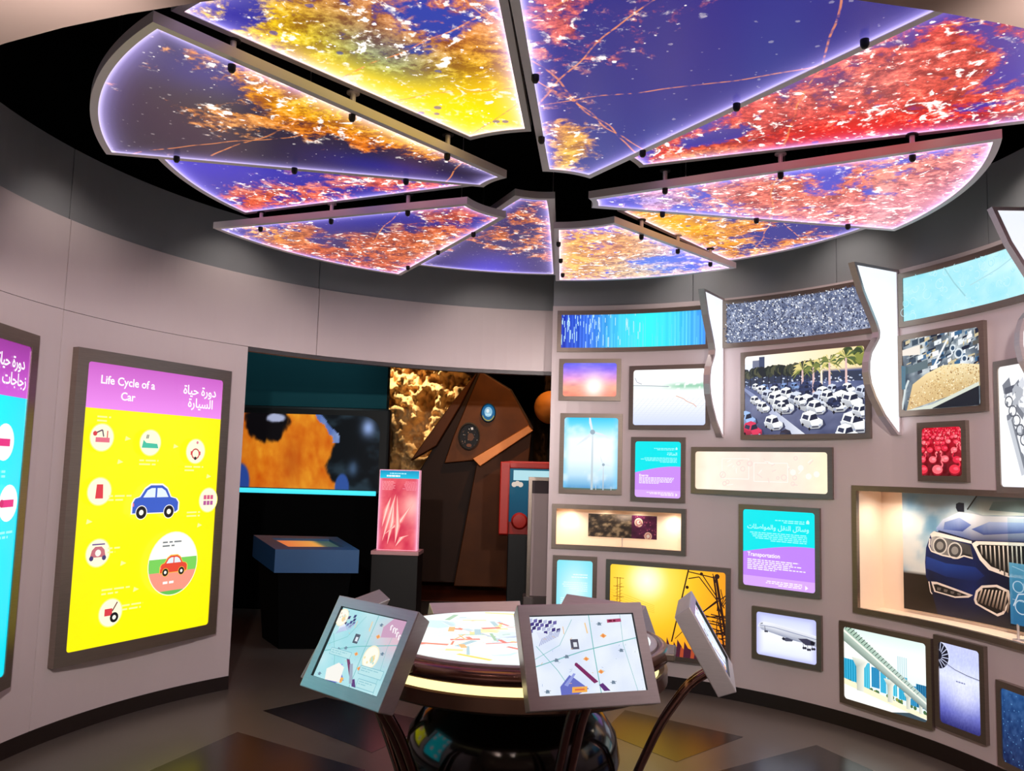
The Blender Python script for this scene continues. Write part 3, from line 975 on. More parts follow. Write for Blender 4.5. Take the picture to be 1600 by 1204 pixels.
FR = [
    ('curved', (83.13, 56.7, 2.564, 2.901), 'blue striped wide lightbox above the small sunset picture', pic_stripes),
    ('flat', (82.6, 71.95, 2.170, 2.507), 'small lightbox picture of a pink sunset sky', pic_sunset),
    ('flat', (70.37, 56.7, 1.946, 2.447), 'whitish lightbox picture of a solar field with green trees', pic_solar),
    ('flat', (82.2, 71.55, 1.431, 2.068), 'upright lightbox picture of white wind turbines', pic_turbines),
    ('flat', (69.93, 60.8, 1.388, 1.887), 'small turquoise and lilac text panel beside the wind turbines', pic_info('Energy', 'الطاقة', False)),
    ('flat', (59.63, 36.55, 1.466, 1.815), 'long cream lightbox with faint pale drawings', pic_cream_board),
    ('flat', (82.95, 75.5, 0.44, 0.943), 'narrow pale blue text lightbox beside the sunset pylons', pic_pale_info),
    ('flat', (73.8, 53.25, 0.225, 0.932), 'orange sunset lightbox with dark power pylon lattice', pic_pylon),
    ('flat', (51.7, 38.66, 0.795, 1.401), 'square turquoise and purple Transportation text panel', pic_info('Transportation', 'وسائل النقل والمواصلات', True)),
    ('flat', (49.53, 38.53, 0.324, 0.686), 'lightbox picture of a white airliner with wheels down', pic_plane),
    ('flat', (35.55, 21.44, 0.158, 0.679), 'lightbox picture of an elevated railway bridge and blue towers', pic_bridge),
    ('flat', (20.89, 13.26, 0.190, 0.712), 'lavender lightbox picture of an aircraft engine fan', pic_engine),
    ('flat', (11.48, 2.6, 0.115, 0.558), 'dark blue lightbox low on the wall by the skirting', pic_deep_blue),
    ('flat', (51.36, 30.35, 1.871, 2.516), 'large lightbox picture of a traffic jam under palm trees', pic_traffic),
    ('curved', (54.55, 26.6, 2.56, 2.923), 'wide lightbox of grey blue crystal texture above the traffic jam', pic_crystals),
    ('curved', (25.4, -2.0, 2.565, 2.91), 'wide pale aqua lightbox above the grain conveyor', pic_pale_cells),
    ('flat', (25.54, 11.9, 2.002, 2.514), 'lightbox picture of a grain heap beneath machinery', pic_conveyor),
    ('flat', (22.75, 15.13, 1.604, 1.958), 'small red lightbox picture of a flock of flamingos', pic_flamingos),
    ('flat', (10.45, 0.6, 1.552, 2.268), 'white lightbox with a grey machine drawing', pic_machine),
]
for kd, (t0, t1, z0, z1), lab, pr in FR:
    (curved_box if kd == 'curved' else flat_box)(RC, t0, t1, z0, z1, 'wall_lightbox', lab, 'lightbox', pr, group='lightboxes on the display wall')

# ------------------------------------------------------------------ niches
def niche(key, name, label, depth):
    t0, t1, z0, z1 = NICHE[key]
    P0 = cyl(RC, (t0 + t1) / 2, z0)
    o = empty(name, P0, 0, label, 'display niche')
    lc = (RC[0] - P0[0], RC[1] - P0[1], RC[2])
    h = z1 - z0
    curved_frame_mesh(lc, t0, t1, 0, h, FB, 0.028, -0.002).build('frame', M_frame, o)
    mb = MB()
    bt = 0.35
    a, b = t0 - bt, t1 + bt; e = 0.012
    mb.strip(arc(lc, a, b, e, 0), arc(lc, a, b, e, -depth)); mb.strip(arc(lc, a, b, h - e, 0), arc(lc, a, b, h - e, -depth))
    mb.strip(arc(lc, a, b, e, -depth), arc(lc, a, b, h - e, -depth))
    for t in (a, b): mb.strip([cyl(lc, t, e), cyl(lc, t, h - e)], [cyl(lc, t, e, -depth), cyl(lc, t, h - e, -depth)])
    mb.build('lining', M_cream, o)
    # recessed lamps in the niche top
    n = 6 if t0 - t1 > 30 else 4
    for i in range(n):
        t = t0 - (t0 - t1) * (i + .5) / n
        d = -depth * .4
        lp = MB(); q = cyl(lc, t, h - e - 0.006, d)
        lp.lathe([(0, 0), (0.022, 0), (0.022, 0.012), (0, 0.012)], q, 12)
        lp.build('niche_lamp', mat('warm_lamp_lens', (255, 240, 215), 0.4, emis=(255, 232, 200), estr=6.0), o)
        P = cyl(RC, t, z1 - 0.03, d)
        spot('niche_lamp_light', P, (P[0], P[1], z0), 8.5 if n == 6 else 5.0, 150, 1.0, (1, 0.87, 0.72), 0.03)
    return o, lc, h


car_n, lc, h = niche('car', 'car_display_niche', 'wide framed wall niche showing a dark blue car picture', 0.28)
# car picture: drawn in the units of a straight-on sketch X 410..2290, mirrored about X = 1350
cp = Print(38.4 / 180 * PI * 2.92 / 0.745)
def K(X, Y):
    vt = 125 + .05 * (X - 410); vb = 900 + .227 * (X - 410)
    return ((X - 410) / 1880.0, (vb - Y) / (vb - vt))
def carpoly(pts, col):
    a = [K(*q) for q in pts]
    cp.poly(a, col)
    cs = col if hasattr(col[0], '__len__') else [col] * len(a)
    cp.poly([(1 - u, v) for u, v in reversed(a)], list(reversed(cs)))
def carline(pts, w, col):
    a = [K(*q) for q in pts]
    cp.line(a, w, col); cp.line([(1 - u, v) for u, v in a], w, col)
def skyf(u, v):
    n = fbm(u * 9 + 3, v * 4, 11)
    c = stops(n, [(0, (70, 118, 156)), (.42, (120, 164, 192)), (.58, (206, 214, 216)), (1, (250, 238, 222))])
    c = mixc(c, (66, 104, 140), sstep(.7, 1, v) * .6)
    return np.where((v < .31)[..., None], np.array((34, 24, 20)), c)
cp.grid(90, 36, skyf)
nb = (20, 36, 92); nd = (12, 16, 44); nh = (150, 168, 212); ch = (236, 224, 214)
carpoly([(860, 245), (925, 140), (1350, 120), (1350, 290), (960, 285)], [(120, 140, 150), (70, 96, 116), (60, 84, 104), (190, 206, 206), (205, 216, 214)])
carpoly([(1000, 250), (1030, 190), (1350, 185), (1350, 280)], (110, 134, 140))
carline([(855, 245), (925, 145), (960, 110)], .012, (24, 26, 34))
carpoly([(780, 205), (800, 195), (835, 200), (835, 262), (790, 258), (778, 232)], (26, 30, 46))
# bonnet
carpoly([(640, 370), (690, 310), (800, 262), (900, 275), (960, 290), (1350, 296), (1350, 480), (1000, 470), (880, 470), (650, 385)], [nh, (206, 214, 230), (196, 208, 228), (226, 228, 234), (220, 224, 232), (206, 214, 226), (36, 52, 110), (24, 34, 84), (30, 44, 100), (110, 130, 190)])
carpoly([(700, 330), (800, 300), (880, 350), (820, 395), (690, 380)], [(110, 130, 180), (150, 166, 206), (90, 108, 168), (36, 54, 118), (96, 116, 176)])
carpoly([(880, 380), (1000, 330), (1350, 340), (1350, 400), (960, 420)], [(60, 80, 142), (160, 176, 214), (150, 168, 208), (60, 80, 144), (40, 56, 116)])
carpoly([(660, 385), (880, 455), (1000, 462), (1350, 470), (1350, 486), (880, 478), (650, 395)], (14, 20, 50))
# body front
carpoly([(600, 420), (570, 500), (560, 600), (565, 700), (600, 760), (880, 850), (1000, 880), (1350, 960), (1350, 480), (880, 470), (640, 390)], [nb, nb, (22, 44, 112), (18, 30, 84), nd, (20, 36, 96), nd, nd, nd, (16, 26, 70), (30, 48, 110)])
carpoly([(570, 560), (700, 610), (900, 640), (960, 700), (900, 740), (700, 700), (565, 640)], [(30, 60, 140), (32, 66, 150), (26, 52, 128), (20, 36, 96), (18, 32, 88), (20, 40, 104), (26, 50, 122)])
carpoly([(600, 790), (880, 850), (1350, 960), (1350, 1060), (1204, 1076), (640, 950)], [(22, 24, 52), (20, 28, 70), (10, 12, 26), (8, 8, 12), (10, 10, 16), (30, 30, 58)])
# headlamp
carpoly([(600, 410), (625, 390), (880, 462), (880, 480), (640, 425), (610, 440)], ch)
carpoly([(610, 430), (640, 425), (870, 490), (885, 575), (820, 560), (780, 575), (680, 550), (610, 520), (598, 480)], [(180, 176, 172), (140, 138, 136), (60, 58, 60), (90, 86, 84), (50, 48, 50), (120, 116, 114), (130, 126, 124), (150, 148, 148), (190, 186, 184)])
for X, Y in ((665, 490), (765, 525)):
    for rr, cc in ((58, (206, 202, 196)), (48, (70, 68, 70)), (28, (140, 138, 136))):
        carpoly([(X + rr * math.cos(i * PI / 10) * .85, Y + rr * math.sin(i * PI / 10)) for i in range(20)], cc)
carpoly([(820, 545), (870, 555), (880, 575), (825, 568)], (30, 30, 34))
carline([(598, 440), (590, 490), (605, 525), (680, 555), (780, 578), (825, 562), (885, 580)], .012, ch)
# kidney grille
gr = [(880, 480), (910, 462), (1060, 468), (1330, 478), (1330, 730), (1120, 710), (990, 660), (930, 590), (900, 520)]
carpoly(gr, ch)
gi = [(912, 500), (930, 486), (1060, 490), (1315, 500), (1315, 705), (1130, 688), (1005, 636), (950, 575), (925, 530)]
carpoly(gi, (20, 18, 20))
for i in range(13):
    X = 940 + i * 29; yt = 492 + (X - 940) * .02; yb = min(700, 560 + (X - 940) * .95)
    carpoly([(X, yt), (X + 9, yt), (X + 13, yb), (X + 3, yb)], [(240, 232, 220), (240, 232, 220), (70, 62, 58), (60, 54, 50)])
# lower intakes
carpoly([(600, 730), (640, 735), (880, 830), (850, 846), (760, 846), (620, 800)], ch)
carpoly([(615, 750), (640, 750), (850, 832), (760, 836), (630, 795)], (36, 32, 34))
for i in range(4): carpoly([(640 + i * 45, 770 + i * 14), (668 + i * 45, 776 + i * 14), (660 + i * 45, 796 + i * 12), (640 + i * 45, 790 + i * 12)], (110, 104, 100))
carline([(585, 730), (595, 800), (606, 815)], .01, ch)
lg = [(885, 860), (900, 800), (940, 765), (1040, 760), (1120, 800), (1130, 880), (1080, 960), (1040, 975), (960, 930), (895, 890)]
carpoly(lg, ch); carpoly([(1010 + (x - 1010) * .86, 865 + (y - 865) * .84) for x, y in lg], (26, 20, 20))
for i in range(9):
    X = 915 + i * 24
    carpoly([(X + 22, 790 + i * 2), (X + 32, 790 + i * 2), (X + 2, 880 + i * 9), (X - 10, 876 + i * 8)], [(232, 214, 196), (232, 214, 196), (100, 84, 74), (90, 74, 66)])
carpoly([(1130, 760), (1350, 790), (1350, 960), (1140, 900)], (12, 14, 30))
cp.slabs(90)
cp.build('car_picture', P_paper, lambda u, v, l: cyl(lc, 29.9 - u * 38.4, 0.035 + v * 0.745, -0.262 + l), car_n)

# glass plate with a white line drawing, on a small stand inside the niche
ga, gb = 12.4, 1.9
gp = cyl(RC, (ga + gb) / 2, 0.757, -0.12)
go = empty('etched_glass_plate', gp, 0, 'glass plate with white car line drawing standing in the car niche', 'glass plate')
glc = (RC[0] - gp[0], RC[1] - gp[1], RC[2])
gm = bpy.data.materials.new('clear_glass'); gm.use_nodes = True
nt = gm.node_tree; nt.nodes.remove(nt.nodes['Principled BSDF'])
tr = nt.nodes.new('ShaderNodeBsdfTransparent'); gl = nt.nodes.new('ShaderNodeBsdfGlossy'); mx = nt.nodes.new('ShaderNodeMixShader')
tr.inputs[0].default_value = (0.86, 0.95, 0.98, 1); gl.inputs['Roughness'].default_value = 0.05
mx.inputs[0].default_value = 0.05
nt.links.new(tr.outputs[0], mx.inputs[1]); nt.links.new(gl.outputs[0], mx.inputs[2])
nt.links.new(mx.outputs[0], nt.nodes['Material Output'].inputs[0])
mb = MB(); cyl_slab(mb, glc, ga, gb, 0.075, 0.66, -0.116, -0.122, 3); mb.build('plate', gm, go)
bp_ = Print(1.25)
bp_.grid(12, 10, lambda u, v: mixc((40, 130, 190), (110, 196, 232), v))
for q in ((.12, .62, .1), (.3, .6, .09), (.16, .3, .12), (.75, .3, .12), (.55, .7, .08)): bp_.ring(*q, .018, (220, 244, 252), 20)
for i in range(12):
    bp_.line([(bp_.rng.random(), bp_.rng.random()), (bp_.rng.random(), bp_.rng.random())], .008, (190, 232, 248))
bp_.line([(.05, .3), (.12, .5), (.3, .55), (.4, .75), (.7, .75), (.82, .52), (.95, .48), (.95, .3)], .02, (235, 250, 255))
tm_ = bpy.data.materials.new('tinted_film'); tm_.use_nodes = True
nt = tm_.node_tree; b = nt.nodes['Principled BSDF']; a = nt.nodes.new('ShaderNodeAttribute'); a.attribute_name = 'Col'
nt.links.new(a.outputs['Color'], b.inputs['Base Color']); nt.links.new(a.outputs['Color'], b.inputs['Emission Color'])
b.inputs['Emission Strength'].default_value = 0.35; b.inputs['Alpha'].default_value = 0.72
bp_.slabs(12)
bp_.build('line_drawing', tm_, lambda u, v, l: cyl(glc, ga - .05 - u * (ga - gb - .1), 0.085 + v * 0.33, -0.1155 + l), go)
for t in (ga - 1, gb + 1):
    mb = MB(); mb.tube([cyl(glc, t, 0.0, -0.119), cyl(glc, t, 0.09, -0.119)], 0.007, 8); mb.build('stem', M_steel, go)
for t in (ga - 1, gb + 1):
    mb = MB(); mb.lathe([(0, 0.008), (0.03, 0.008), (0.03, 0.0), (0, 0.0)], cyl(glc, t, 0.0, -0.119), 16); mb.build('foot', M_steel, go)

dn, lc2, h2 = niche('dark', 'slide_display_niche', 'long framed cream niche with a small dark slide inside', 0.14)
dp = Print(3.2)
def dkf(u, v):
    n = fbm(u * 16, v * 9, 8)
    c = stops(n, [(0, (16, 12, 10)), (.45, (60, 48, 36)), (.62, (150, 128, 96)), (1, (235, 214, 176))])
    d = np.hypot((u - .52) * 1.6, (v - .95)); c = mixc(c, (255, 236, 216), np.exp(-(d / .22) ** 2))
    pu = stops(n, [(0, (50, 10, 40)), (.6, (96, 26, 70)), (1, (150, 60, 110))])
    return np.where((u > .64)[..., None], pu, c)
dp.grid(70, 22, dkf)
for u, v, r in ((.74, .7, .2), (.88, .12, .18)):
    dp.disc(u, v, r, (240, 206, 186), 20); dp.disc(u, v, r * .72, (206, 140, 130), 18); dp.disc(u, v, r * .45, (246, 232, 222), 14)
for i in range(24): dp.disc(dp.rng.uniform(.66, 1), dp.rng.random(), dp.rng.uniform(.015, .04), (170, 80, 110), 8)
sl = empty('photo_slide', cyl(RC, 71.6, 1.0 + 0.01, -0.06), 0, 'small dark landscape and purple cell slide on a thin stand in the cream niche', 'slide')
slc = (RC[0] - sl.location.x, RC[1] - sl.location.y, RC[2])
mb = MB(); cyl_slab(mb, slc, 77.3, 65.9, 0.085, 0.265, -0.0585, -0.064, .5); mb.build('board', M_dark, sl)
dp.slabs(20)
dp.build('slide_picture', P_paper, lambda u, v, l: cyl(slc, 77.25 - u * 11.3, 0.087 + v * 0.176, -0.0555 + l), sl)
mb = MB(); mb.tube([cyl(slc, 71.6, 0.0, -0.06), cyl(slc, 71.6, 0.09, -0.06)], 0.004, 8); mb.lathe([(0, 0.006), (0.028, 0.006), (0.028, 0), (0, 0)], cyl(slc, 71.6, 0, -0.06), 14)
mb.build('stand', M_steel, sl)

# ------------------------------------------------------------------ glowing fins on the display wall
prof = [(0.0, 2.944), (0.40, 2.944), (0.325, 2.765), (0.215, 2.575), (0.195, 2.525), (0.20, 2.49), (0.235, 2.44), (0.268, 2.395), (0.287, 2.33), (0.290, 2.265), (0.275, 2.19), (0.235, 2.11), (0.155, 1.998), (0.035, 1.888), (0.0, 1.888)]
def inset_poly(P, e):
    n = len(P); out = []
    for i in range(n):
        a, b, c = Vector(P[i - 1]), Vector(P[i]), Vector(P[(i + 1) % n])
        d1 = (b - a).normalized(); d2 = (c - b).normalized()
        n1 = Vector((d1.y, -d1.x)); n2 = Vector((d2.y, -d2.x))
        m_ = (n1 + n2); m_.normalize(); k = e / max(0.35, m_.dot(n1))
        out.append(tuple(b + m_ * k))
    return out
M_fin = mat('glowing_white_acrylic', (240, 244, 248), 0.4, emis=(228, 238, 246), estr=1.0)
for th, lab in ((54.95, 'white glowing wavy fin beside the blue striped lightbox'), (26.2, 'white glowing wavy fin between traffic jam and grain pictures'), (-2.5, 'white glowing wavy fin beyond the pale aqua lightbox')):
    base = cyl(RC, th, 1.888)
    o = empty('light_fin', base, R(th), lab, 'wall light', 'glowing fins on the display wall')
    P = [(-d, z - 1.888) for d, z in prof]         # local x = outward, so the room is -x
    I = inset_poly(P, 0.018)
    cxm = sum(p[0] for p in P) / len(P)
    if abs(I[1][0]) > abs(P[1][0]): I = inset_poly(P, -0.018)
    tt = 0.024
    mb = MB()
    o0 = [(p[0], -tt, p[1]) for p in P]; i0 = [(p[0], -tt, p[1]) for p in I]
    o1 = [(p[0], tt, p[1]) for p in P]; i1 = [(p[0], tt, p[1]) for p in I]
    mb.strip(o0, i0, True); mb.strip(o1, i1, True); mb.strip(o0, o1, True); mb.strip(i0, i1, True)
    mb.build('frame', M_steel, o)
    mb = MB(); mb.prism([(p[0], -tt + .006, p[1]) for p in I], [(p[0], tt - .006, p[1]) for p in I])
    mb.build('glow_panel', M_fin, o)

# ------------------------------------------------------------------ life cycle posters on the left wall
def sedan(p, u, v, s, col, line=(250, 245, 235)):
    k = s / p.a
    q = lambda pts, c: p.poly([(u + x * k, v + y * s) for x, y in pts], c)
    out = [(-.52, -.18), (-.52, .0), (-.47, .08), (-.36, .11), (-.26, .25), (-.14, .32), (.12, .32), (.24, .25), (.33, .1), (.46, .07), (.52, .0), (.52, -.14), (.46, -.18)]
    q([(x * 1.06, y * 1.1) for x, y in out], line)
    q(out, col)
    q([(-.3, .1), (-.21, .23), (-.12, .27), (-.03, .27), (-.03, .1)], (225, 236, 250)); q([(.01, .27), (.11, .27), (.2, .22), (.28, .1), (.01, .1)], (225, 236, 250))
    for x in (-.32, .31):
        p.disc(u + x * k, v - .17 * s, .13 * s, line, 18); p.disc(u + x * k, v - .17 * s, .115 * s, (20, 18, 26), 18); p.disc(u + x * k, v - .17 * s, .05 * s, (250, 246, 230), 12)
    q([(-.52, -.06), (-.49, -.06), (-.49, .0), (-.52, .0)], (240, 120, 140))


def pic_car_cycle(p):
    p.grid(16, 28, lambda u, v: mixc((255, 236, 0), (255, 246, 0), np.exp(-((u - .5) / .5) ** 2)))
    hd = .838
    p.poly([(0, hd), (1, hd), (1, 1), (0, 1)], [(236, 140, 236), (236, 140, 236), (200, 96, 196), (200, 96, 196)])
    w = (255, 250, 255)
    p.text('Life Cycle of a', .27, .928, .042, w, 'c'); p.text('Car', .27, .875, .042, w, 'c')
    p.text(arabic('دورة حياة'), .80, .926, .05, w, 'c'); p.text(arabic('السيارة'), .80, .875, .05, w, 'c')
    cr = (255, 250, 214)
    lt = (255, 252, 150)
    C1 = [(.10, .735), (.43, .725), (.78, .70), (.11, .545), (.91, .505), (.13, .33), (.24, .115)]
    for u, v in C1:
        p.disc(u, v, .051, (255, 248, 120), 26); p.disc(u, v, .047, cr, 26)
    rd = (214, 60, 70)
    # small drawings
    p.poly([(.06, .718), (.15, .718), (.15, .735), (.06, .735)], (226, 110, 130)); p.line([(.06, .75), (.10, .762), (.11, .738)], .005, (90, 60, 90)); p.disc(.055, .748, .009, rd, 8); p.rect(.13, .735, .137, .76, rd)
    p.poly([(.37, .705), (.49, .705), (.48, .722), (.40, .724), (.38, .735)], (70, 190, 160)); p.line([(.4, .74), (.405, .755)], .004, (90, 90, 90)); p.line([(.41, .74), (.415, .755)], .004, (90, 90, 90))
    p.ring(.78, .69, .022, .006, (200, 90, 90), 16); p.rect(.74, .685, .755, .7, rd); p.rect(.805, .685, .82, .7, rd); p.disc(.78, .672, .007, (40, 40, 40), 8); p.disc(.79, .735, .006, (220, 120, 140), 8)
    p.poly([(.085, .52), (.135, .52), (.13, .57), (.09, .57)], (220, 60, 70))
    for i in range(3): p.rect(.87 + i * .028, .508, .893 + i * .028, .525, (214, 90, 130)); p.rect(.87 + i * .028, .485, .893 + i * .028, .502, (180, 90, 150))
    p.poly([(.08, .315), (.18, .315), (.17, .34), (.15, .352), (.11, .352), (.09, .34)], (196, 110, 120)); p.disc(.13, .33, .012, (250, 240, 230), 10); p.line([(.09, .36), (.17, .36)], .005, (110, 80, 140)); p.disc(.09, .312, .009, (70, 60, 110), 8); p.disc(.17, .312, .009, (70, 60, 110), 8)
    p.rect(.2, .105, .25, .13, rd); p.line([(.25, .12), (.28, .15)], .005, (120, 60, 60)); p.disc(.265, .097, .018, (20, 18, 24), 14); p.disc(.265, .097, .008, (250, 246, 230), 10)
    # captions and arrows in pale yellow
    for u0, u1, v in ((.06, .17, .805), (.36, .52, .655), (.70, .85, .635), (.17, .38, .525), (.74, .88, .455), (.19, .30, .34), (.17, .38, .195), (.31, .50, .13)):
        p.lines(u0, u1, v, .006, 2, .014, lt)
    for u, v in ((.27, .735), (.62, .715), (.23, .65), (.90, .60), (.06, .44), (.85, .405), (.30, .285), (.40, .185)): p.poly([(u - .02, v - .008), (u + .02, v), (u - .015, v + .01)], lt)
    sedan(p, .50, .50, .205, (56, 92, 196))
    # round emblem with the red car
    p.disc(.66, .265, .122, (255, 250, 205), 36)
    n = 36
    p.poly([(.66 + .118 * math.cos(a) / p.a, .265 + .118 * math.sin(a)) for a in np.linspace(0, 2 * PI, n, endpoint=False)], (252, 250, 244))
    p.poly([(.66 + .118 * math.cos(a) / p.a, .265 + .118 * math.sin(a)) for a in np.linspace(R(170), R(370), 24)], (120, 206, 90))
    p.poly([(.66 + .118 * math.cos(a) / p.a, .265 + .118 * math.sin(a)) for a in np.linspace(R(195), R(345), 24)], (240, 150, 130))
    p.poly([(.66 + .118 * math.cos(a) / p.a, .265 + .118 * math.sin(a)) for a in np.linspace(R(240), R(300), 16)], (100, 190, 84))
    p.lines(.57, .75, .345, .006, 2, .014, (120, 126, 130)); p.lines(.59, .74, .19, .009, 1, .014, (255, 250, 245))
    sedan(p, .665, .255, .125, (226, 70, 50), (250, 190, 70))


def pic_bottle_cycle(p):
    p.grid(12, 20, lambda u, v: mixc((0, 205, 235), (0, 246, 255), np.exp(-((u - .5) / .5) ** 2)))
    p.poly([(0, .838), (1, .838), (1, 1), (0, 1)], [(206, 92, 212), (206, 92, 212), (150, 50, 150), (150, 50, 150)])
    w = (255, 250, 255)
    p.text(arabic('دورة حياة'), .95, .926, .05, w, 'r'); p.text(arabic('زجاجات'), .95, .872, .05, w, 'r')
    for u, v in ((.10, .735), (.43, .725), (.78, .70), (.11, .545), (.86, .52), (.13, .33), (.24, .115), (.6, .26)):
        p.disc(u, v, .055, (240, 252, 252), 24); p.rect(u - .06, v - .012, u + .05, v + .01, (226, 40, 130)); p.disc(u - .06, v, .012, (206, 30, 110), 10)
        p.lines(u - .08, u + .08, v - .09, .007, 2, .014, (150, 250, 255))


for t0, t1, z0, z1, lab, pr in ((166.5, 142.75, 0.410, 2.250, 'tall yellow Life Cycle of a Car lightbox beside the doorway', pic_car_cycle),
                                (197.0, 173.0, 0.390, 2.262, 'tall turquoise life cycle lightbox further from the doorway', pic_bottle_cycle)):
    flat_box(LC, t0, t1, z0, z1, 'poster_lightbox', lab, 'lightbox', pr, b=0.075, t=0.05, group='life cycle posters on the curved wall', inset=0.006)

# ------------------------------------------------------------------ ceiling disc of ten glowing map panels
def city_material():
    m = bpy.data.materials.new('backlit_city_lights_print'); m.use_nodes = True
    nt = m.node_tree; N = nt.nodes; L = nt.links
    b = N['Principled BSDF']
    def node(t, **kw):
        n = N.new(t)
        for k, v in kw.items(): setattr(n, k, v)
        return n
    def attr(n):
        a = node('ShaderNodeAttribute'); a.attribute_name = n; return a
    def math_(op, a, b_=None, clamp=False):
        n = node('ShaderNodeMath', operation=op, use_clamp=clamp)
        for i, x in enumerate((a, b_)):
            if x is None: continue
            if isinstance(x, (int, float)): n.inputs[i].default_value = x
            else: L.new(x, n.inputs[i])
        return n.outputs[0]
    def mix(f, a, c, mode='MIX'):
        n = node('ShaderNodeMix', data_type='RGBA', blend_type=mode)
        for i, x in ((0, f), (6, a), (7, c)):
            if isinstance(x, (int, float)): n.inputs[i].default_value = x
            elif isinstance(x, tuple): n.inputs[i].default_value = (*x, 1)
            else: L.new(x, n.inputs[i])
        return n.outputs[2]
    def rng(x, a, c):
        n = node('ShaderNodeMapRange', interpolation_type='SMOOTHSTEP'); L.new(x, n.inputs[0])
        n.inputs[1].default_value = a; n.inputs[2].default_value = c
        return n.outputs[0]
    tc = node('ShaderNodeTexCoord')
    def noise(s, d=5, dist=0.0, rough=.6):
        n = node('ShaderNodeTexNoise'); n.inputs['Scale'].default_value = s; n.inputs['Detail'].default_value = d; n.inputs['Distortion'].default_value = dist; n.inputs['Roughness'].default_value = rough
        L.new(tc.outputs['Object'], n.inputs['Vector']); return n.outputs['Fac']
    def vor(s, feat='F1', rnd=1.0):
        n = node('ShaderNodeTexVoronoi', feature=feat); n.inputs['Scale'].default_value = s; n.inputs['Randomness'].default_value = rnd
        L.new(tc.outputs['Object'], n.inputs['Vector']); return n
    tint = attr('tint').outputs['Color']; dens = attr('dens').outputs['Fac']; base = attr('base').outputs['Color']; edge = attr('edge').outputs['Fac']
    n1 = noise(2.9, 6, .8, .6); n2 = noise(10, 5, .5, .65); n3 = noise(36, 4, .2, .65); n4 = noise(9, 3, 1.8, .55)
    s = math_('ADD', math_('ADD', math_('MULTIPLY', n1, .60), math_('MULTIPLY', n2, .28)), math_('MULTIPLY', n3, .12))
    s = math_('ADD', s, math_('MULTIPLY', math_('SUBTRACT', dens, .5), .42))
    mask = rng(s, .475, .56)
    mid = math_('ADD', math_('MULTIPLY', n2, .62), math_('MULTIPLY', n3, .38))
    f2 = math_('MAXIMUM', rng(mid, .40, .60), rng(dens, .72, 1.0))
    dark_t = mix(1.0, tint, (.34, .22, .30), 'MULTIPLY')
    urban = mix(f2, dark_t, tint)
    urban = mix(math_('MULTIPLY', rng(mid, .54, .68), .75), urban, mix(.45, tint, (1, .9, .6)))
    # dark blocks left open between built-up areas
    vb = vor(16); sb = node('ShaderNodeSeparateColor'); L.new(vb.outputs['Color'], sb.inputs[0])
    urban = mix(math_('MULTIPLY', math_('MULTIPLY', math_('GREATER_THAN', sb.outputs[1], .9), math_('SUBTRACT', 1.0, rng(vb.outputs['Distance'], .22, .3))), .7), urban, base)
    col = mix(mask, base, urban)
    # thin straight highways running out of the districts
    sx = node('ShaderNodeSeparateXYZ'); L.new(tc.outputs['Object'], sx.inputs[0])
    bend = math_('MULTIPLY', math_('SUBTRACT', noise(1.3, 2, 0, .5), .5), .22)
    for an, off in ((25, -.55), (-38, .7), (70, -1.05), (112, .35), (-12, 1.15), (48, -1.35), (150, -.62)):
        dd_ = math_('ADD', math_('ADD', math_('MULTIPLY', sx.outputs[0], math.cos(R(an))), math_('MULTIPLY', sx.outputs[1], math.sin(R(an)))), bend)
        ln = math_('SUBTRACT', 1.0, rng(math_('ABSOLUTE', math_('SUBTRACT', dd_, off)), .002, .006))
        col = mix(math_('MULTIPLY', ln, math_('MULTIPLY', rng(n4, .36, .56), .7)), col, (.75, .24, .06))
    # white-hot districts
    hotv = math_('ADD', math_('MULTIPLY', n4, .66), math_('MULTIPLY', n3, .34))
    hot = math_('MULTIPLY', rng(hotv, .545, .635), rng(s, .45, .56))
    col = mix(math_('MULTIPLY', hot, math_('SUBTRACT', 1.0, math_('MULTIPLY', rng(dens, .8, 1.0), .75))), col, (1.15, 1.05, .98))
    # bright towns: blobs and fine points
    for sc_, lim, thr in ((7.5, .13, .62), (17, .14, .64), (36, .16, .72)):
        v = vor(sc_)
        sep = node('ShaderNodeSeparateColor'); L.new(v.outputs['Color'], sep.inputs[0])
        on = math_('GREATER_THAN', sep.outputs[0], thr)
        warp = math_('ADD', v.outputs['Distance'], math_('MULTIPLY', math_('SUBTRACT', n3, .5), .5))
        blob = math_('SUBTRACT', 1.0, rng(warp, lim * .5, lim))
        gate = math_('ADD', math_('MULTIPLY', rng(s, .38, .5), .85), .15)
        k = math_('MULTIPLY', math_('MULTIPLY', blob, on), gate, True)
        col = mix(k, col, (1.1, 1.0, .95))
    # edge-lit acrylic: more light leaves close to the rim
    col = mix(math_('MULTIPLY', edge, .62), col, (.50, .40, 1.0), 'ADD')
    col = mix(math_('MULTIPLY', math_('POWER', edge, 4.0), .5), col, (1, .9, 1.0), 'ADD')
    b.inputs['Base Color'].default_value = (.01, .01, .012, 1); b.inputs['Roughness'].default_value = .25; b.inputs['Specular IOR Level'].default_value = .3
    L.new(col, b.inputs['Emission Color']); b.inputs['Emission Strength'].default_value = 1.4
    return m


M_city = city_material()
ZL, ZH = 2.985, 3.075
YE = (255, 214, 0); OR = (226, 120, 14)
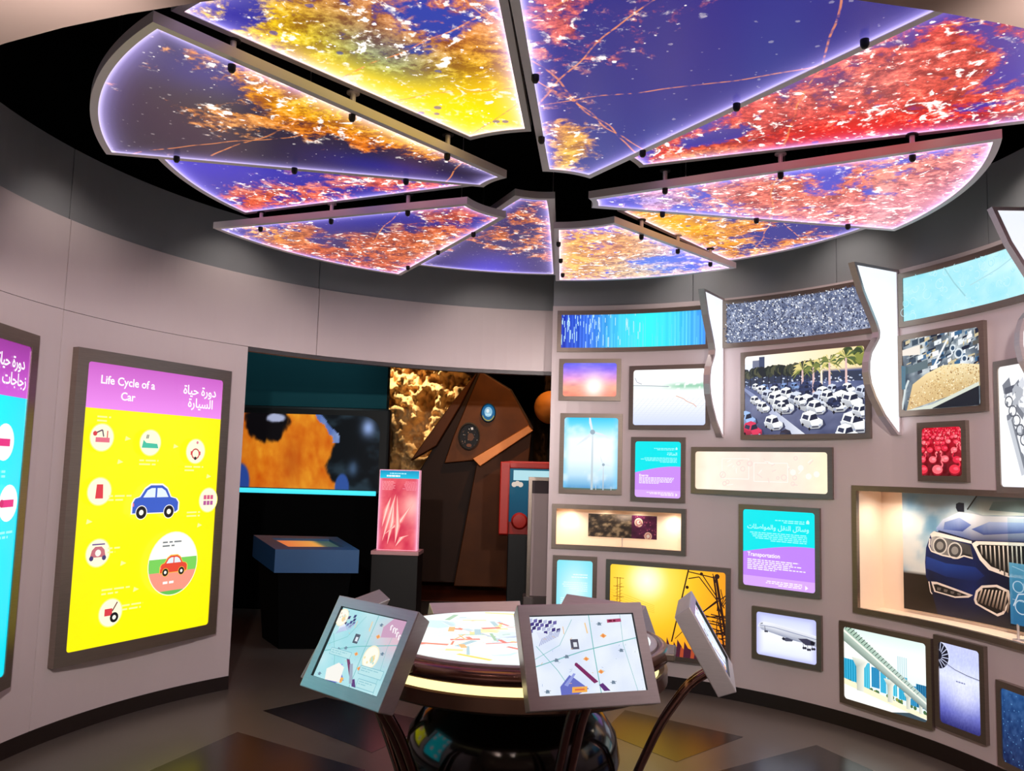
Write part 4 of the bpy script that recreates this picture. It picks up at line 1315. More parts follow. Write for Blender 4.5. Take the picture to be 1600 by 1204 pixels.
# name: high, inner (r,angle) at s=0 and s=1, outer radius, outer angles, base colour, tint, density, blobs (s,t,radius,tint,density,base)
PAN = [
    ('A', 0, (.34, -160), (.33, -128.5), 2.08, -168.3, -129.6, (34, 26, 50), OR, .26, [(1.0, .35, .24, YE, 1.05, None), (.95, .6, .2, YE, .95, None), (.6, .38, .2, OR, .62, None), (.85, .85, .16, (236, 150, 30), .6, (50, 40, 130)), (.2, .85, .4, OR, .1, (40, 32, 44)), (.25, .3, .2, OR, .18, (34, 28, 110)), (.5, .7, .14, (220, 150, 80), .5, None)],
     'dark map panel with a yellow coastline, its edge beside the bright yellow panel'),
    ('B', 1, (.61, -127.4), (.61, -99.3), 2.0, -131, -96.7, (40, 36, 130), YE, .75, [(.4, .1, .35, YE, 1.15, None), (.1, .5, .35, YE, 1.0, None), (.8, .2, .3, YE, .95, None), (.45, .62, .22, (120, 170, 160), .8, (40, 80, 130)), (.75, .75, .3, (206, 110, 60), .55, (46, 60, 150)), (.1, .97, .2, YE, .5, (40, 36, 140)), (.5, 1.0, .2, (200, 130, 100), .5, None)],
     'ceiling map panel glowing mostly bright yellow'),
    ('C', 0, (.36, -96), (.34, -56), 2.2, -96.1, -58.4, (36, 33, 116), (226, 150, 90), .22, [(.3, .1, .25, (246, 196, 50), .85, None), (.7, .08, .16, (240, 190, 70), .6, None), (.2, .75, .28, (226, 100, 96), .68, None), (.3, .98, .2, (190, 90, 110), .6, None), (.8, .6, .4, (190, 80, 60), .06, (36, 32, 116))],
     'mostly navy ceiling map panel with a yellow tip'),
    ('D', 1, (.48, -56), (.48, -24.8), 2.3, -56.0, -23.2, (60, 44, 150), (222, 60, 44), .58, [(.8, .55, .35, (232, 40, 26), .9, None), (.5, .25, .12, (150, 60, 60), .2, (44, 38, 130)), (.3, .6, .25, (226, 110, 100), .62, (110, 50, 90)), (.9, .15, .15, (255, 170, 90), .75, None), (.6, .95, .2, (210, 90, 70), .45, None)],
     'red and pink glowing ceiling map panel'),
    ('E', 0, (.21, 2.6), (.29, 34), 2.0, -26.3, 12.2, (66, 62, 176), (240, 140, 128), .52, [(.5, .15, .3, (170, 150, 240), .5, None), (.6, .9, .35, (252, 150, 160), .85, None), (.2, .6, .2, (240, 120, 70), .5, None), (.5, .5, .25, (226, 110, 90), .62, None)],
     'lilac and salmon ceiling map panel with a curved outer rim'),
    ('F', 1, (.64, 18), (.64, 49.5), 2.03, 11.5, 49.8, (48, 40, 120), (252, 164, 10), .6, [(.9, .3, .4, (255, 184, 10), .92, None), (.3, .8, .3, (220, 110, 50), .4, None)],
     'orange ceiling map panel partly behind the lilac one'),
    ('G', 0, (.57, 46.6), (.56, 83.6), 1.90, 45.8, 85.6, (84, 76, 190), (250, 182, 90), .62, [(.9, .5, .4, (255, 196, 20), .9, None), (.15, .7, .35, (200, 170, 240), .6, (90, 84, 196)), (.5, .4, .25, (250, 170, 90), .7, None)],
     'small yellow and lilac ceiling map panel farthest above the display wall corner'),
    ('H', 1, (.30, 80), (.31, 122), 2.09, 85.4, 115, (34, 26, 84), (206, 104, 40), .46, [(.5, .95, .25, (60, 50, 160), .05, (44, 38, 170)), (.2, .4, .25, (226, 130, 60), .55, None)],
     'dark speckled ceiling map panel above the doorway'),
    ('I', 0, (.43, 119.5), (.44, 160.3), 2.1, 117.9, 159.0, (42, 38, 132), (206, 84, 50), .58, [(.8, .45, .25, (90, 60, 120), .05, (40, 38, 140)), (.02, .5, .25, (255, 170, 40), .85, None), (.35, .6, .3, (206, 96, 50), .72, (60, 30, 60)), (.9, .9, .2, (240, 160, 60), .6, None)],
     'brown red ceiling map panel with a dark blue patch'),
    ('J', 1, (.39, 161.3), (.40, 194), 1.93, 157, 191, (46, 38, 138), (236, 92, 60), .46, [(.2, .8, .3, (230, 90, 30), .62, None), (.5, .5, .25, (236, 130, 120), .6, None), (.8, .9, .3, (120, 100, 230), .1, (54, 46, 170))],
     'purple ceiling map panel mostly hidden behind the dark one'),
]
M_knob = mat('black_rubber_knob', (10, 9, 10), 0.5, 0, 0.4, 0.2)
discs = {}
for nm, hi, in0, in1, ro, a0, a1, base, tint, dens, blobs, lab in PAN:
    z = ZH if hi else ZL
    o = empty('ceiling_map_panel', (DC[0], DC[1], z), 0, lab, 'ceiling panel', 'glowing map panels of the ceiling disc')
    discs[nm] = o
    def P(s, t, e=0.0):
        wdt = max(.06, R(a1 - a0) * (in0[0] + (ro - in0[0]) * t)); ln = ro - in0[0]
        es = min(.45, e / wdt); et = e / ln
        s = es + s * (1 - 2 * es); t = et + t * (1 - 2 * et)
        an = R(a0 + (a1 - a0) * s)
        ia = R(in0[1] + (in1[1] - in0[1]) * s); ir = in0[0] + (in1[0] - in0[0]) * s
        return np.array([ro * math.cos(an) * t + ir * math.cos(ia) * (1 - t), ro * math.sin(an) * t + ir * math.sin(ia) * (1 - t)])
    ns, nt_ = 48, 70
    loop = [(i / ns, 0) for i in range(ns)] + [(1, j / nt_) for j in range(nt_)] + [(1 - i / ns, 1) for i in range(ns)] + [(0, 1 - j / nt_) for j in range(nt_)]
    oo = [P(*q) for q in loop]; ii = [P(*q, .03) for q in loop]
    th = .038
    mb = MB()
    mb.strip([(*p, 0) for p in oo], [(*p, 0) for p in ii], True)
    mb.strip([(*p, 0) for p in oo], [(*p, th) for p in oo], True)
    mb.strip([(*p, 0) for p in ii], [(*p, .006) for p in ii], True)
    n = len(mb.v); mb.v += [(*p, th) for p in oo]; mb.f.append(tuple(range(n, n + len(oo))))
    mb.build('rim', M_rim, o)
    S, T = np.meshgrid(np.linspace(0, 1, ns + 1), np.linspace(0, 1, nt_ + 1))
    V = []; E = []
    for s, t in zip(S.ravel(), T.ravel()):
        p = P(s, t, .028); V.append((p[0], p[1], .003))
        wdt = R(a1 - a0) * (in0[0] + (ro - in0[0]) * t); ln = ro - in0[0]
        E.append(min(s * wdt, (1 - s) * wdt, t * ln, (1 - t) * ln))
    F = [(j * (ns + 1) + i, (j + 1) * (ns + 1) + i, (j + 1) * (ns + 1) + i + 1, j * (ns + 1) + i + 1) for j in range(nt_) for i in range(ns)]
    me = bpy.data.meshes.new('map_print'); me.from_pydata(V, [], F)
    tt_ = np.tile(np.array(tint, float), (len(V), 1)); dd = np.full(len(V), dens); bb = np.tile(np.array(base, float), (len(V), 1))
    sr, tr_ = S.ravel(), T.ravel()
    for bs, bt_, br_, bc, bd, bbase in blobs:
        w = np.exp(-(((sr - bs) * .8) ** 2 + (tr_ - bt_) ** 2) / br_ ** 2)
        tt_ = tt_ * (1 - w[:, None]) + np.array(bc) * w[:, None]; dd = dd * (1 - w) + bd * w
        if bbase: bb = bb * (1 - w[:, None]) + np.array(bbase) * w[:, None]
    for an_, arr in (('tint', tt_), ('base', bb)):
        at = me.color_attributes.new(an_, 'FLOAT_COLOR', 'POINT')
        at.data.foreach_set('color', np.concatenate([lin(arr), np.ones((len(V), 1))], 1).astype(np.float32).ravel())
    E = np.array(E)
    at = me.attributes.new('dens', 'FLOAT', 'POINT'); at.data.foreach_set('value', dd.astype(np.float32))
    at = me.attributes.new('edge', 'FLOAT', 'POINT'); at.data.foreach_set('value', np.exp(-E / .034).astype(np.float32))
    me.materials.append(M_city)
    po = bpy.data.objects.new('map_print', me); COL.objects.link(po); po.parent = o
    # spacer rods, knobs and hanging wires along both long edges
    for s in (.045, .955):
        for t in (.22, .52, .82):
            p = P(s, t)
            if not hi:
                mb = MB(); mb.tube([(p[0], p[1], th), (p[0], p[1], ZH - ZL + .004)], .011, 8); rod = mb.build('spacer_rod', M_rim, o)
                mb = MB(); mb.lathe([(0, -.004), (.026, -.004), (.026, 0.003), (0, .003)], (p[0], p[1], ZH - ZL), 14); mb.build('rod_cap', M_knob if t != .52 else M_rim, rod)
                mb = MB(); mb.lathe([(0, -.03), (.009, -.027), (.014, -.018), (.014, 0.0), (0, 0.002)], (p[0], p[1], 0), 14); mb.build('knob', M_knob, o, True)
            elif t == .52:
                mb = MB(); mb.tube([(p[0], p[1], th), (p[0], p[1], 4.3 - z)], .003, 6); mb.build('hanging_wire', M_steel, o)

# ------------------------------------------------------------------ spot lamps in the black void
def track_spot(a, r, z, target, power, size, lab, colr=(1, .9, .82), body=None):
    x, y = DC[0] + r * math.cos(R(a)), DC[1] + r * math.sin(R(a))
    o = empty('track_spotlight', (x, y, z), 0, lab, 'spotlight', 'spotlights in the ceiling void')
    d = (Vector(target) - Vector((x, y, z))).normalized()
    m3 = d.to_track_quat('-Z', 'Y').to_matrix()
    tf = lambda mb: [tuple(m3 @ Vector(v)) for v in mb.v]
    mb = MB(); mb.lathe([(0, .14), (.035, .14), (.04, .05), (.045, -.02), (.04, -.02), (.036, .03), (0, .03)], (0, 0, 0), 16); mb.v = tf(mb); mb.build('lamp_housing', body or M_dark, o, True)
    mb = MB(); mb.lathe([(0, 0.022), (.035, 0.022), (.035, .028), (0, .028)], (0, 0, 0), 16); mb.v = tf(mb); mb.build('lens', mat('warm_lamp_lens', (255, 240, 215), .4, emis=(255, 232, 200), estr=6.0), o)
    mb = MB(); mb.tube([(0, 0, .05), (0, 0, 4.3 - z)], .008, 6); mb.build('stem', M_dark, o)
    spot('spot_light', Vector((x, y, z)) + d * .03, target, power, size, .8, colr, .04)


TS = [(172, 2.42, 3.52, (-2.3, 5.0, 1.2), 14, 110, 'spotlight in the void above the turquoise poster'),
      (140, 2.5, 3.52, (-1.9, 6.0, 1.3), 14, 110, 'spotlight in the void above the yellow poster'),
      (100, 2.45, 3.52, (0.0, 6.9, 1.9), 14, 110, 'spotlight in the void above the doorway'),
      (62, 2.3, 3.52, (1.5, 6.2, 1.0), 14, 110, 'spotlight in the void above the solar picture'),
      (34, 2.3, 3.52, (2.1, 5.6, 1.0), 14, 110, 'spotlight in the void above the traffic picture'),
      (3, 2.3, 3.50, (2.6, 4.4, 1.0), 14, 110, 'red bodied spotlight in the void past the lilac map panel')]
for i, (a, r, z, t, pw, sz, lab) in enumerate(TS):
    track_spot(a, r, z, t, pw, sz, lab, body=mat('red_lamp_body', (150, 16, 14), .4, 0, .5, .1) if i == 5 else None)
for i, (loc, tg, pw, sz) in enumerate(ADDED_SPOTS):  # unseen lamps added to light the walls from the front
    o = empty('added_downlight', (loc[0], loc[1], 2.45), 0, ('added unseen lamp in the entrance soffit aimed at the posters', 'added unseen lamp in the entrance soffit aimed at the display wall', 'added unseen lamp in the entrance soffit aimed at the doorway')[i], 'added_downlight', 'added lamps in the entrance soffit')
    mb = MB(); mb.lathe([(.045, -.004), (.07, -.004), (.07, .004), (.045, .004), (.045, -.004)], (0, 0, 0), 24); mb.build('trim_ring', M_rim, o, True)
    mb = MB(); mb.lathe([(0, -.001), (.045, -.001), (.045, .003), (0, .003)], (0, 0, 0), 20); mb.build('lens', MATS['warm_lamp_lens'], o)
    spot('added_soffit_beam', (loc[0], loc[1], 2.43), tg, pw, sz, .9)
for i, (x, y, pw) in enumerate(ADDED_HALL):  # unseen lamps added to bounce light onto the soffit and monitors
    o = empty('added_downlight', (x, y, 2.45), 0, ('added unseen hall lamp beside the entrance wall on the poster side', 'added unseen hall lamp beside the entrance wall on the display side', 'added unseen hall lamp before the back wall on the poster side', 'added unseen hall lamp before the back wall on the display side')[i], 'added_downlight', 'added lamps over the hall floor')
    mb = MB(); mb.lathe([(.045, -.004), (.07, -.004), (.07, .004), (.045, .004), (.045, -.004)], (0, 0, 0), 24); mb.build('trim_ring', M_rim, o, True)
    mb = MB(); mb.lathe([(0, -.001), (.045, -.001), (.045, .003), (0, .003)], (0, 0, 0), 20); mb.build('lens', MATS['warm_lamp_lens'], o)
    spot('added_hall_beam', (x, y, 2.43), (x, y, 0), pw, 120, .9)

# ------------------------------------------------------------------ round light table
tb = empty('round_light_table', (TC[0], TC[1], 0), 0, 'round lit table on a glossy black globe base', 'table')
mb = MB(); mb.lathe([(0, 0), (.30, 0), (.40, .05), (.485, .16), (.51, .27), (.49, .38), (.42, .48), (.33, .55), (.30, .60), (.33, .64), (0, .64)], (0, 0, 0), 56)
mb.build('globe_base', M_ball, tb, True)
mb = MB(); mb.lathe([(.30, .58), (.60, .60), (.715, .635), (.725, .645), (.725, .70), (.71, .705), (.68, .685), (.5, .672), (0, .672)], (0, 0, 0), 64)
mb.build('lower_dish', mat('dish_metal', (120, 92, 78), .3, .8, .5, .2, 6, stretch=(1, 1, .2)), tb, True)
lp = Print(1.0)
mb = MB(); mb.lathe([(.30, .676), (.685, .684), (.685, .688), (.30, .682)], (0, 0, 0), 64)
mb.build('lower_glow_ring', mat('warm_glow_acrylic', (250, 244, 200), .4, emis=(252, 244, 176), estr=1.1), tb, True)
mb = MB(); mb.lathe([(0, .67), (.28, .67), (.28, .80), (0, .80)], (0, 0, 0), 40); mb.build('column', M_dark, tb, True)
mb = MB(); mb.tube([(.70 * math.cos(2 * PI * i / 72), .70 * math.sin(2 * PI * i / 72), .775) for i in range(72)], .036, 12, closed=True)
mb.build('rim_rail', M_bronze, tb, True)
mb = MB(); mb.lathe([(0, .79), (.66, .79), (.675, .80), (.675, .812), (.655, .815), (0, .815)], (0, 0, 0), 64); mb.build('tabletop', M_steel, tb, True)
tp = Print(1.0)
def tf_(u, v):
    n = fbm(u * 6, v * 6, 12)
    c = stops(n, [(0, (206, 240, 240)), (.4, (236, 250, 246)), (.6, (250, 252, 252)), (1, (236, 240, 226))])
    return c
rg = random.Random(5)
nr, na = 10, 56
G = []
for i in range(80):
    a = rg.uniform(0, 6.28); r = rg.uniform(.05, .42); l = rg.uniform(.03, .14); b_ = rg.uniform(0, 3.14)
    u, v = .5 + r * math.cos(a), .5 + r * math.sin(a)
    G.append((u, v, l, b_, rg.choice([(240, 150, 130), (246, 196, 140), (186, 214, 222), (176, 210, 180), (244, 234, 170), (236, 140, 130), (200, 210, 230), (210, 230, 236)]), rg.uniform(.006, .028)))
tp.L.append([(.5 + .5 * math.cos(a), .5 + .5 * math.sin(a), 238, 248, 246) for a in np.linspace(0, 2 * PI, 72, endpoint=False)])
for i in range(26):
    a = rg.uniform(0, 6.28); r = rg.uniform(.0, .36); rr = rg.uniform(.05, .13)
    tp.poly([(.5 + r * math.cos(a) + rr * math.cos(q) * rg.uniform(.6, 1), .5 + r * math.sin(a) + rr * math.sin(q) * rg.uniform(.6, 1)) for q in np.linspace(0, 2 * PI, 9, endpoint=False)], rg.choice([(214, 244, 244), (250, 250, 236), (246, 238, 190), (226, 240, 250), (252, 252, 252)]))
for u, v, l, b_, c_, w_ in G: tp.line([(u, v), (u + l * math.cos(b_), v + l * math.sin(b_))], w_, c_)
for i in range(14):
    a = i * 2 * PI / 14 + .2
    if i % 3 == 0: tp.line([(.5 + .42 * math.cos(a), .5 + .42 * math.sin(a)), (.5 + .46 * math.cos(a + .3), .5 + .46 * math.sin(a + .3))], .02, (246, 226, 120))
tp.build('map_top', P_box, lambda u, v, l: ((u - .5) * 1.29, (v - .5) * 1.29, .8165 + l), tb)

# ---- tilted monitors round the table
def pic_monitor(var):
    def f(p):
        rg = random.Random(11 + var)
        if var == 1:
            p.grid(24, 18, lambda u, v: mixc(mixc((150, 214, 224), (206, 236, 240), fbm(u * 4, v * 4, 5)), (226, 190, 204), np.exp(-((u - .95) / .3) ** 2 - ((v - .75) / .3) ** 2)))
        else:
            p.grid(24, 18, lambda u, v: mixc((214, 226, 252), (246, 252, 255), fbm(u * 5, v * 4, 3) * 1.1))
        tl = (120, 190, 190)
        # blocks of streets
        for i in range(7):
            for j in range(4):
                if rg.random() < .8:
                    x, y = -.05 + i * .045 + j * .012, .98 - j * .05 - i * .008
                    p.poly([(x, y), (x + .035, y + .01), (x + .03, y - .035), (x - .005, y - .045)], rg.choice([(70, 60, 130), (110, 104, 170), (190, 196, 226), (60, 50, 110)]))
        p.poly([(.05, .8), (.14, .78), (.2, .7), (.08, .66)], (226, 232, 250))
        for i in range(10): p.line([(.06 + i * .02, .62 + i * .012), (.1 + i * .02, .72 + i * .012)], .012, (176, 184, 222))
        p.line([(0, .36), (.45, .53), (1, .68)], .012, tl); p.line([(.57, 1), (.565, .5), (.57, 0)], .012, tl); p.line([(.03, .62), (.2, .3), (.3, .05)], .008, tl); p.line([(.88, 1), (.86, .6), (.9, .2), (.92, 0)], .006, tl); p.line([(0, .45), (.25, .62), (.4, .95)], .006, tl)
        # long pier and docks
        p.poly([(.36, .36), (.40, .37), (.56, .14), (.52, .12)], (126, 44, 96)); p.disc(.38, .365, .025, (126, 44, 96), 10); p.poly([(.56, .1), (.6, .12), (.66, .02), (.6, .02)], (96, 50, 120))
        p.poly([(.2, .1), (.3, .24), (.34, .2), (.46, .06), (.36, 0), (.2, 0)], (104, 112, 196)); p.poly([(.24, .12), (.34, .26), (.36, .25), (.27, .1)], (150, 160, 226))
        p.poly([(.3, .02), (.44, .02), (.45, .09), (.31, .09)], (246, 176, 80)); p.rect(.33, .045, .42, .065, (226, 110, 70))
        p.rect(.355, .56, .43, .69, (84, 84, 100)); p.rect(.38, .59, .415, .65, (226, 232, 240))
        for u, v, r in ((.68, .72, .05), (.48, .43, .045), (.6, .26, .045)): p.poly([(u - r / p.a, v), (u, v + r * .7), (u + r / p.a, v), (u, v - r * .6)], (248, 180, 100)); p.disc(u, v, r * .4, (236, 140, 80), 10)
        for u, v in ((.66, .88), (.3, .47), (.2, .43), (.08, .05), (.83, .52), (.7, .12)): p.poly([(u - .02, v - .02), (u + .02, v - .02), (u + .012, v + .02), (u - .01, v + .025)], (120, 140, 160)); p.line([(u - .03, v), (u + .03, v + .01)], .006, (90, 110, 130))
        for i in range(26): u, v = rg.random(), rg.random(); p.line([(u, v), (u + rg.uniform(-.03, .03), v + rg.uniform(-.03, .03))], .006, rg.choice([(180, 200, 214), (226, 190, 150), (170, 190, 230)]))
        p.line([(.305, .86), (.305, .76)], .01, (240, 190, 140)); p.line([(.52, .9), (.53, .76)], .018, (246, 206, 150))
        if var == 0:
            p.poly([(.74, .89), (.88, .9), (.88, .945), (.74, .935)], (176, 70, 110)); p.lines(.755, .865, .905, .025, 1, .03, (110, 20, 50))
        if var == 1:
            p.poly([(.72, .72), (1, .78), (1, 1), (.8, 1), (.7, .86)], (206, 160, 190))
            for i, (a_, b_) in enumerate(((.80, .90), (.845, .875), (.88, .87), (.915, .83), (.955, .8))):
                p.line([(a_, b_), (a_ + .012, b_ - .06)], .022, (255, 248, 250)); p.ring(a_ + .01, b_ - .01, .026, .012, (255, 248, 250), 8, 0, 240)
            for u, v, r in ((.70, .44, .16), (.06, .86, .13)):
                p.disc(u, v, r, (250, 240, 206), 26); p.disc(u, v, r * .88, (255, 250, 236), 24); p.disc(u + .03, v - .02, r * .3, (246, 214, 150), 10)
                for i in range(8): p.disc(u + rg.uniform(-.5, .5) * r, v + rg.uniform(-.5, .5) * r, r * .12, rg.choice([(190, 224, 210), (246, 226, 170), (236, 206, 180)]), 6)
            for a_, b_, c_, d_ in ((.1, .34, .42, .43), (.62, .2, .95, .31), (.66, .03, .92, .14)):
                p.poly([(a_, b_), (c_, b_), (c_, d_), (a_, d_)], (190, 228, 232)); p.line([(a_, b_), (c_, b_), (c_, d_), (a_, d_), (a_, b_)], .008, (130, 186, 200)); p.lines(a_ + .02, c_ - .03, d_ - .035, .012, 2, .03, (150, 200, 210))
            p.poly([(.2, .0), (.42, .02), (.4, .22), (.3, .26), (.16, .14)], (250, 244, 236))
            p.poly([(.46, .28), (.5, .3), (.6, .06), (.56, .04)], (160, 170, 190))
    return f


MW, MH, MT = 0.53, 0.395, 0.082
MON = [(18, .91, 'screen tilted up at the table with a pale street map and orange markers', 0, 27, .887, 0),
       (-43.5, .866, 'screen tilted up at the table with a turquoise map and round cream bubbles', 1, 27, .93, 0),
       (77, .865, 'screen seen edge on beside the orange pylon picture', 0, 30, .925, 0),
       (138, .745, 'screen facing away, its dark back before the pale blue text lightbox', 0, 32, .84, 0),
       (198, .685, 'screen facing away towards the doorway, its back lit by the table', 0, 27, .80, 0),
       (258, .775, 'screen facing the posters, mostly hidden behind the turquoise map screen', 1, 27, .887, 0)]
for ang, zc, lab, var, tilt, rm, _ in MON:
    # local frame: x = viewer's right when looking at the screen, -y = outwards, z up
    a = R(ang)
    o = empty('table_monitor', (TC[0], TC[1], 0), a, lab, 'monitor', 'monitors round the light table')
    ti = R(tilt)
    def T_(x, y, z):
        """screen box coordinates (y < 0 towards the viewer) to the monitor's frame"""
        return (x, -rm + y * math.cos(ti) + z * math.sin(ti), zc + z * math.cos(ti) - y * math.sin(ti))
    w2, h2_ = MW / 2, MH / 2
    mb = MB()
    # housing: shallow box, back slightly smaller
    fr = [(-w2, 0, -h2_), (w2, 0, -h2_), (w2, 0, h2_), (-w2, 0, h2_)]
    bk = [(-w2 + .01, MT, -h2_ + .012), (w2 - .01, MT, -h2_ + .012), (w2 - .01, MT, h2_ - .012), (-w2 + .01, MT, h2_ - .012)]
    bx, bz0, bz1 = w2 - .045, -h2_ + .052, h2_ - .044
    inn = [(-bx, 0, bz0), (bx, 0, bz0), (bx, 0, bz1), (-bx, 0, bz1)]
    inn2 = [(x, .012, z) for x, y, z in inn]
    mb.strip([T_(*q) for q in fr], [T_(*q) for q in bk], True)
    n = len(mb.v); mb.v += [T_(*q) for q in bk]; mb.f.append((n, n + 1, n + 2, n + 3))
    mb.strip([T_(*q) for q in fr], [T_(*q) for q in inn], True)
    mb.build('housing', M_steel, o, bevel=0.004)
    mb = MB(); mb.strip([T_(*q) for q in inn], [T_(*q) for q in inn2], True)
    b2 = [(x * .985, .0121, z * 0.985 + .0) for x, y, z in inn]
    mb.strip([T_(*q) for q in inn2], [T_(*q) for q in b2], True)
    mb.build('screen_bezel', M_dark, o)
    p = Print(2 * bx / (bz1 - bz0)); pic_monitor(var)(p)
    p.build('screen', P_scr, lambda u, v, l: T_(-bx + .002 + u * (2 * bx - .004), .0115 - l, bz0 + .002 + v * (bz1 - bz0 - .004)), o)
    # twin bent posts carrying the screen, reaching down to the floor
    for sx in (-.027, .027):
        q0 = T_(sx, MT * .6, -.12)
        pts = [q0, (sx, -rm + .10, .66 if zc > .8 else .56), (sx, -.70, .48), (sx, -.60, .26), (sx, -.535, .10), (sx, -.52, 0.0)]
        fine = []
        for i in range(len(pts) - 1):
            for k in range(4):
                t = k / 4; fine.append(tuple(Vector(pts[i]).lerp(Vector(pts[i + 1]), t)))
        fine.append(pts[-1])
        for _i in range(2):
            fine = [fine[0]] + [tuple((Vector(fine[i - 1]) + Vector(fine[i]) * 2 + Vector(fine[i + 1])) / 4) for i in range(1, len(fine) - 1)] + [fine[-1]]
        mb = MB(); mb.tube(fine, .019, 10); mb.build('post', M_bronze, o, True)
    mb = MB(); mb.box(-.11, .11, -.76, -.69, .765, .80) if zc > .8 else mb.box(-.11, .11, -.76, -.69, .60, .64)
    mb.build('bracket', M_frame, o, bevel=.006)
    mb = MB(); mb.box(-.09, .09, -.57, -.47, 0, .02); mb.build('foot_plate', M_frame, o, bevel=.005)

# ------------------------------------------------------------------ the dark room beyond the doorway
M_teal = mat('dark_teal_wall', (26, 84, 94), .8, 0, .2, .15, 2)
M_rock = mat('carved_rock', (214, 178, 126), .85, 0, .2, .35, 5, .9, 9)
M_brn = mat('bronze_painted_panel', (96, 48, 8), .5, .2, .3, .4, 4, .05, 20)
M_brn2 = mat('dark_brown_panel', (58, 32, 14), .6, .1, .4, .4, 3)
M_dkfl = mat('rust_floor_covering', (120, 48, 20), .5, 0, .4, .2, 4)
hb = MB(); hb.box(-6.6, -1.45, 9.75, 9.95, 0, 4.2)
tag(hb.build('wall_far_left', M_teal), kind='structure')
hb = MB(); hb.box(-6.8, 6.0, 13.6, 13.8, 0, 4.6)
tag(hb.build('wall_far', M_brn2), kind='structure')
for nm, a in (('wall_far_side_left', -6.8), ('wall_far_side_right', 5.9)):
    hb = MB(); hb.box(a, a + .2, 7.4, 13.8, 0, 4.6); tag(hb.build(nm, M_black), kind='structure')
hb = MB(); hb.box(-6.8, 6.1, 7.4, 13.8, 4.5, 4.6); tag(hb.build('ceiling_far', M_black), kind='structure')
hb = MB(); hb.prism([(-1.35, 10.4, .001), (3.5, 10.4, .001), (3.5, 13.6, .001), (-1.35, 13.6, .001)], [(-1.35, 10.4, .006), (3.5, 10.4, .006), (3.5, 13.6, .006), (-1.35, 13.6, .006)])
hb.build('floor_covering', M_dkfl, floor)
# big screen
sg_ = empty('curved_video_screen', (-3.0, 9.7, 0), 0, 'large dark video screen showing orange feathers above a cyan light strip', 'screen')
mb = MB(); mb.box(-2.4, 1.62, -.10, .05, 1.27, 2.26); mb.build('surround', mat('teal_black_surround', (6, 14, 17), .5, 0, .4, .2), sg_, bevel=.03)
mb = MB(); mb.box(-2.4, 1.58, -.22, .05, 0.0, 1.27); mb.build('console', M_black, sg_, bevel=.02)
def featherf(u, v):
    n = fbm(u * 9, v * 4, 3); n2_ = fbm(u * 60, v * 7 + u * 20, 5)
    c = mixc((206, 84, 4), (252, 176, 44), np.clip(n * .8 + n2_ * .7 - .3, 0, 1))
    c = mixc(c, (160, 44, 4), np.clip(np.exp(-((u - .745) / .03) ** 2 - ((v - .35) / .3) ** 2) * .45 + (1 - sstep(.58, .68, u)) * .3, 0, 1))
    bg = mixc((6, 12, 16), (44, 62, 74), sstep(.5, .75, fbm(u * 14, v * 4, 9)) * .8)
    bg = mixc(bg, (150, 176, 230), np.exp(-((u - .965) / .02) ** 2 - ((v - .84) / .12) ** 2))
    bg = mixc(bg, (90, 120, 160), .7 * np.exp(-((u - .925) / .015) ** 2 - ((v - .28) / .1) ** 2))
    rim = .835 + .02 * np.sin(v * 8 + 2.5) + .045 * (1 - v) + (n2_ - .5) * .02
    m = 1 - sstep(rim - .006, rim + .006, u)
    out = mixc(bg, c, m)
    blue = (u > rim - .008) & (u < rim + .012) & (v > .62)
    out = np.where(blue[..., None], mixc((60, 90, 170), (170, 190, 226), n2_), out)
    d = ((u - .665) / .062) ** 2 + ((v - .88) / .27) ** 2 + (n2_ - .5) * .9
    out = mixc(out, (8, 5, 7), 1 - sstep(.75, 1.25, d))
    g1 = ((u - .690) / .03) ** 2 + ((v - .94) / .07) ** 2 + (n2_ - .5) * .8
    out = mixc(out, (176, 184, 216), 1 - sstep(.5, 1.2, g1))
    b1 = ((u - .895) / .022) ** 2 + ((v - .02) / .2) ** 2
    b2 = ((u - .595) / .03) ** 2 + ((v - .05) / .28) ** 2
    out = mixc(out, (50, 84, 160), 1 - sstep(.7, 1.1, b1))
    return mixc(out, (40, 70, 150), 1 - sstep(.7, 1.1, b2))
fp = Print(3.9 / .84); fp.grid(300, 60, featherf)
# rounded outline on the upper right corner
def fmap_scr(u, v, l):
    x = -2.35 + u * 3.86; z = 1.33 + v * .84
    if u > .94:
        k = (u - .94) / .06; z = min(z, 2.17 - .12 * (1 - math.sqrt(max(0, 1 - k * k))) * 1.4)
    return (x, -.102 - l, z)
fp.build('video_picture', P_dim, fmap_scr, sg_)
mb = MB(); mb.tube([(-2.38, -.16, 1.295), (1.5, -.16, 1.295)], .028, 10)
mb.build('cyan_light_strip', mat('cyan_led_tube', (60, 210, 230), .4, emis=(70, 220, 240), estr=1.1), sg_)
# blue kiosk
kk = empty('touch_kiosk', (-1.85, 7.75, 0), 0, 'blue topped touchscreen kiosk on a black plinth', 'kiosk')
FL, FRt, BR, BL = (-.16, -.35), (.55, -.25), (.23, .35), (-.55, .30)
zt = (.862, .866, .925, .925)
cs = [FL, FRt, BR, BL]
top = [(x, y, z) for (x, y), z in zip(cs, zt)]
bot = [(x, y, z - .20) for (x, y), z in zip(cs, zt)]
mb = MB()
cxk = sum(c_[0] for c_ in cs) / 4; cyk = sum(c_[1] for c_ in cs) / 4
inn = [(cxk + (x - cxk) * .68 + .02, cyk + (y - cyk) * .62, z) for x, y, z in top]
inn = [(x, y, .862 + (.06) * (y + .35) / .65) for x, y, z in inn]
mb.strip(bot, top, True); mb.strip(top, inn, True); mb.strip(inn, [(x, y, z - .025) for x, y, z in inn], True)
n = len(mb.v); mb.v += bot; mb.f.append((n, n + 1, n + 2, n + 3))
mb.build('console_top', mat('blue_lacquer', (44, 96, 150), .45, 0, .5, .1, 3), kk)
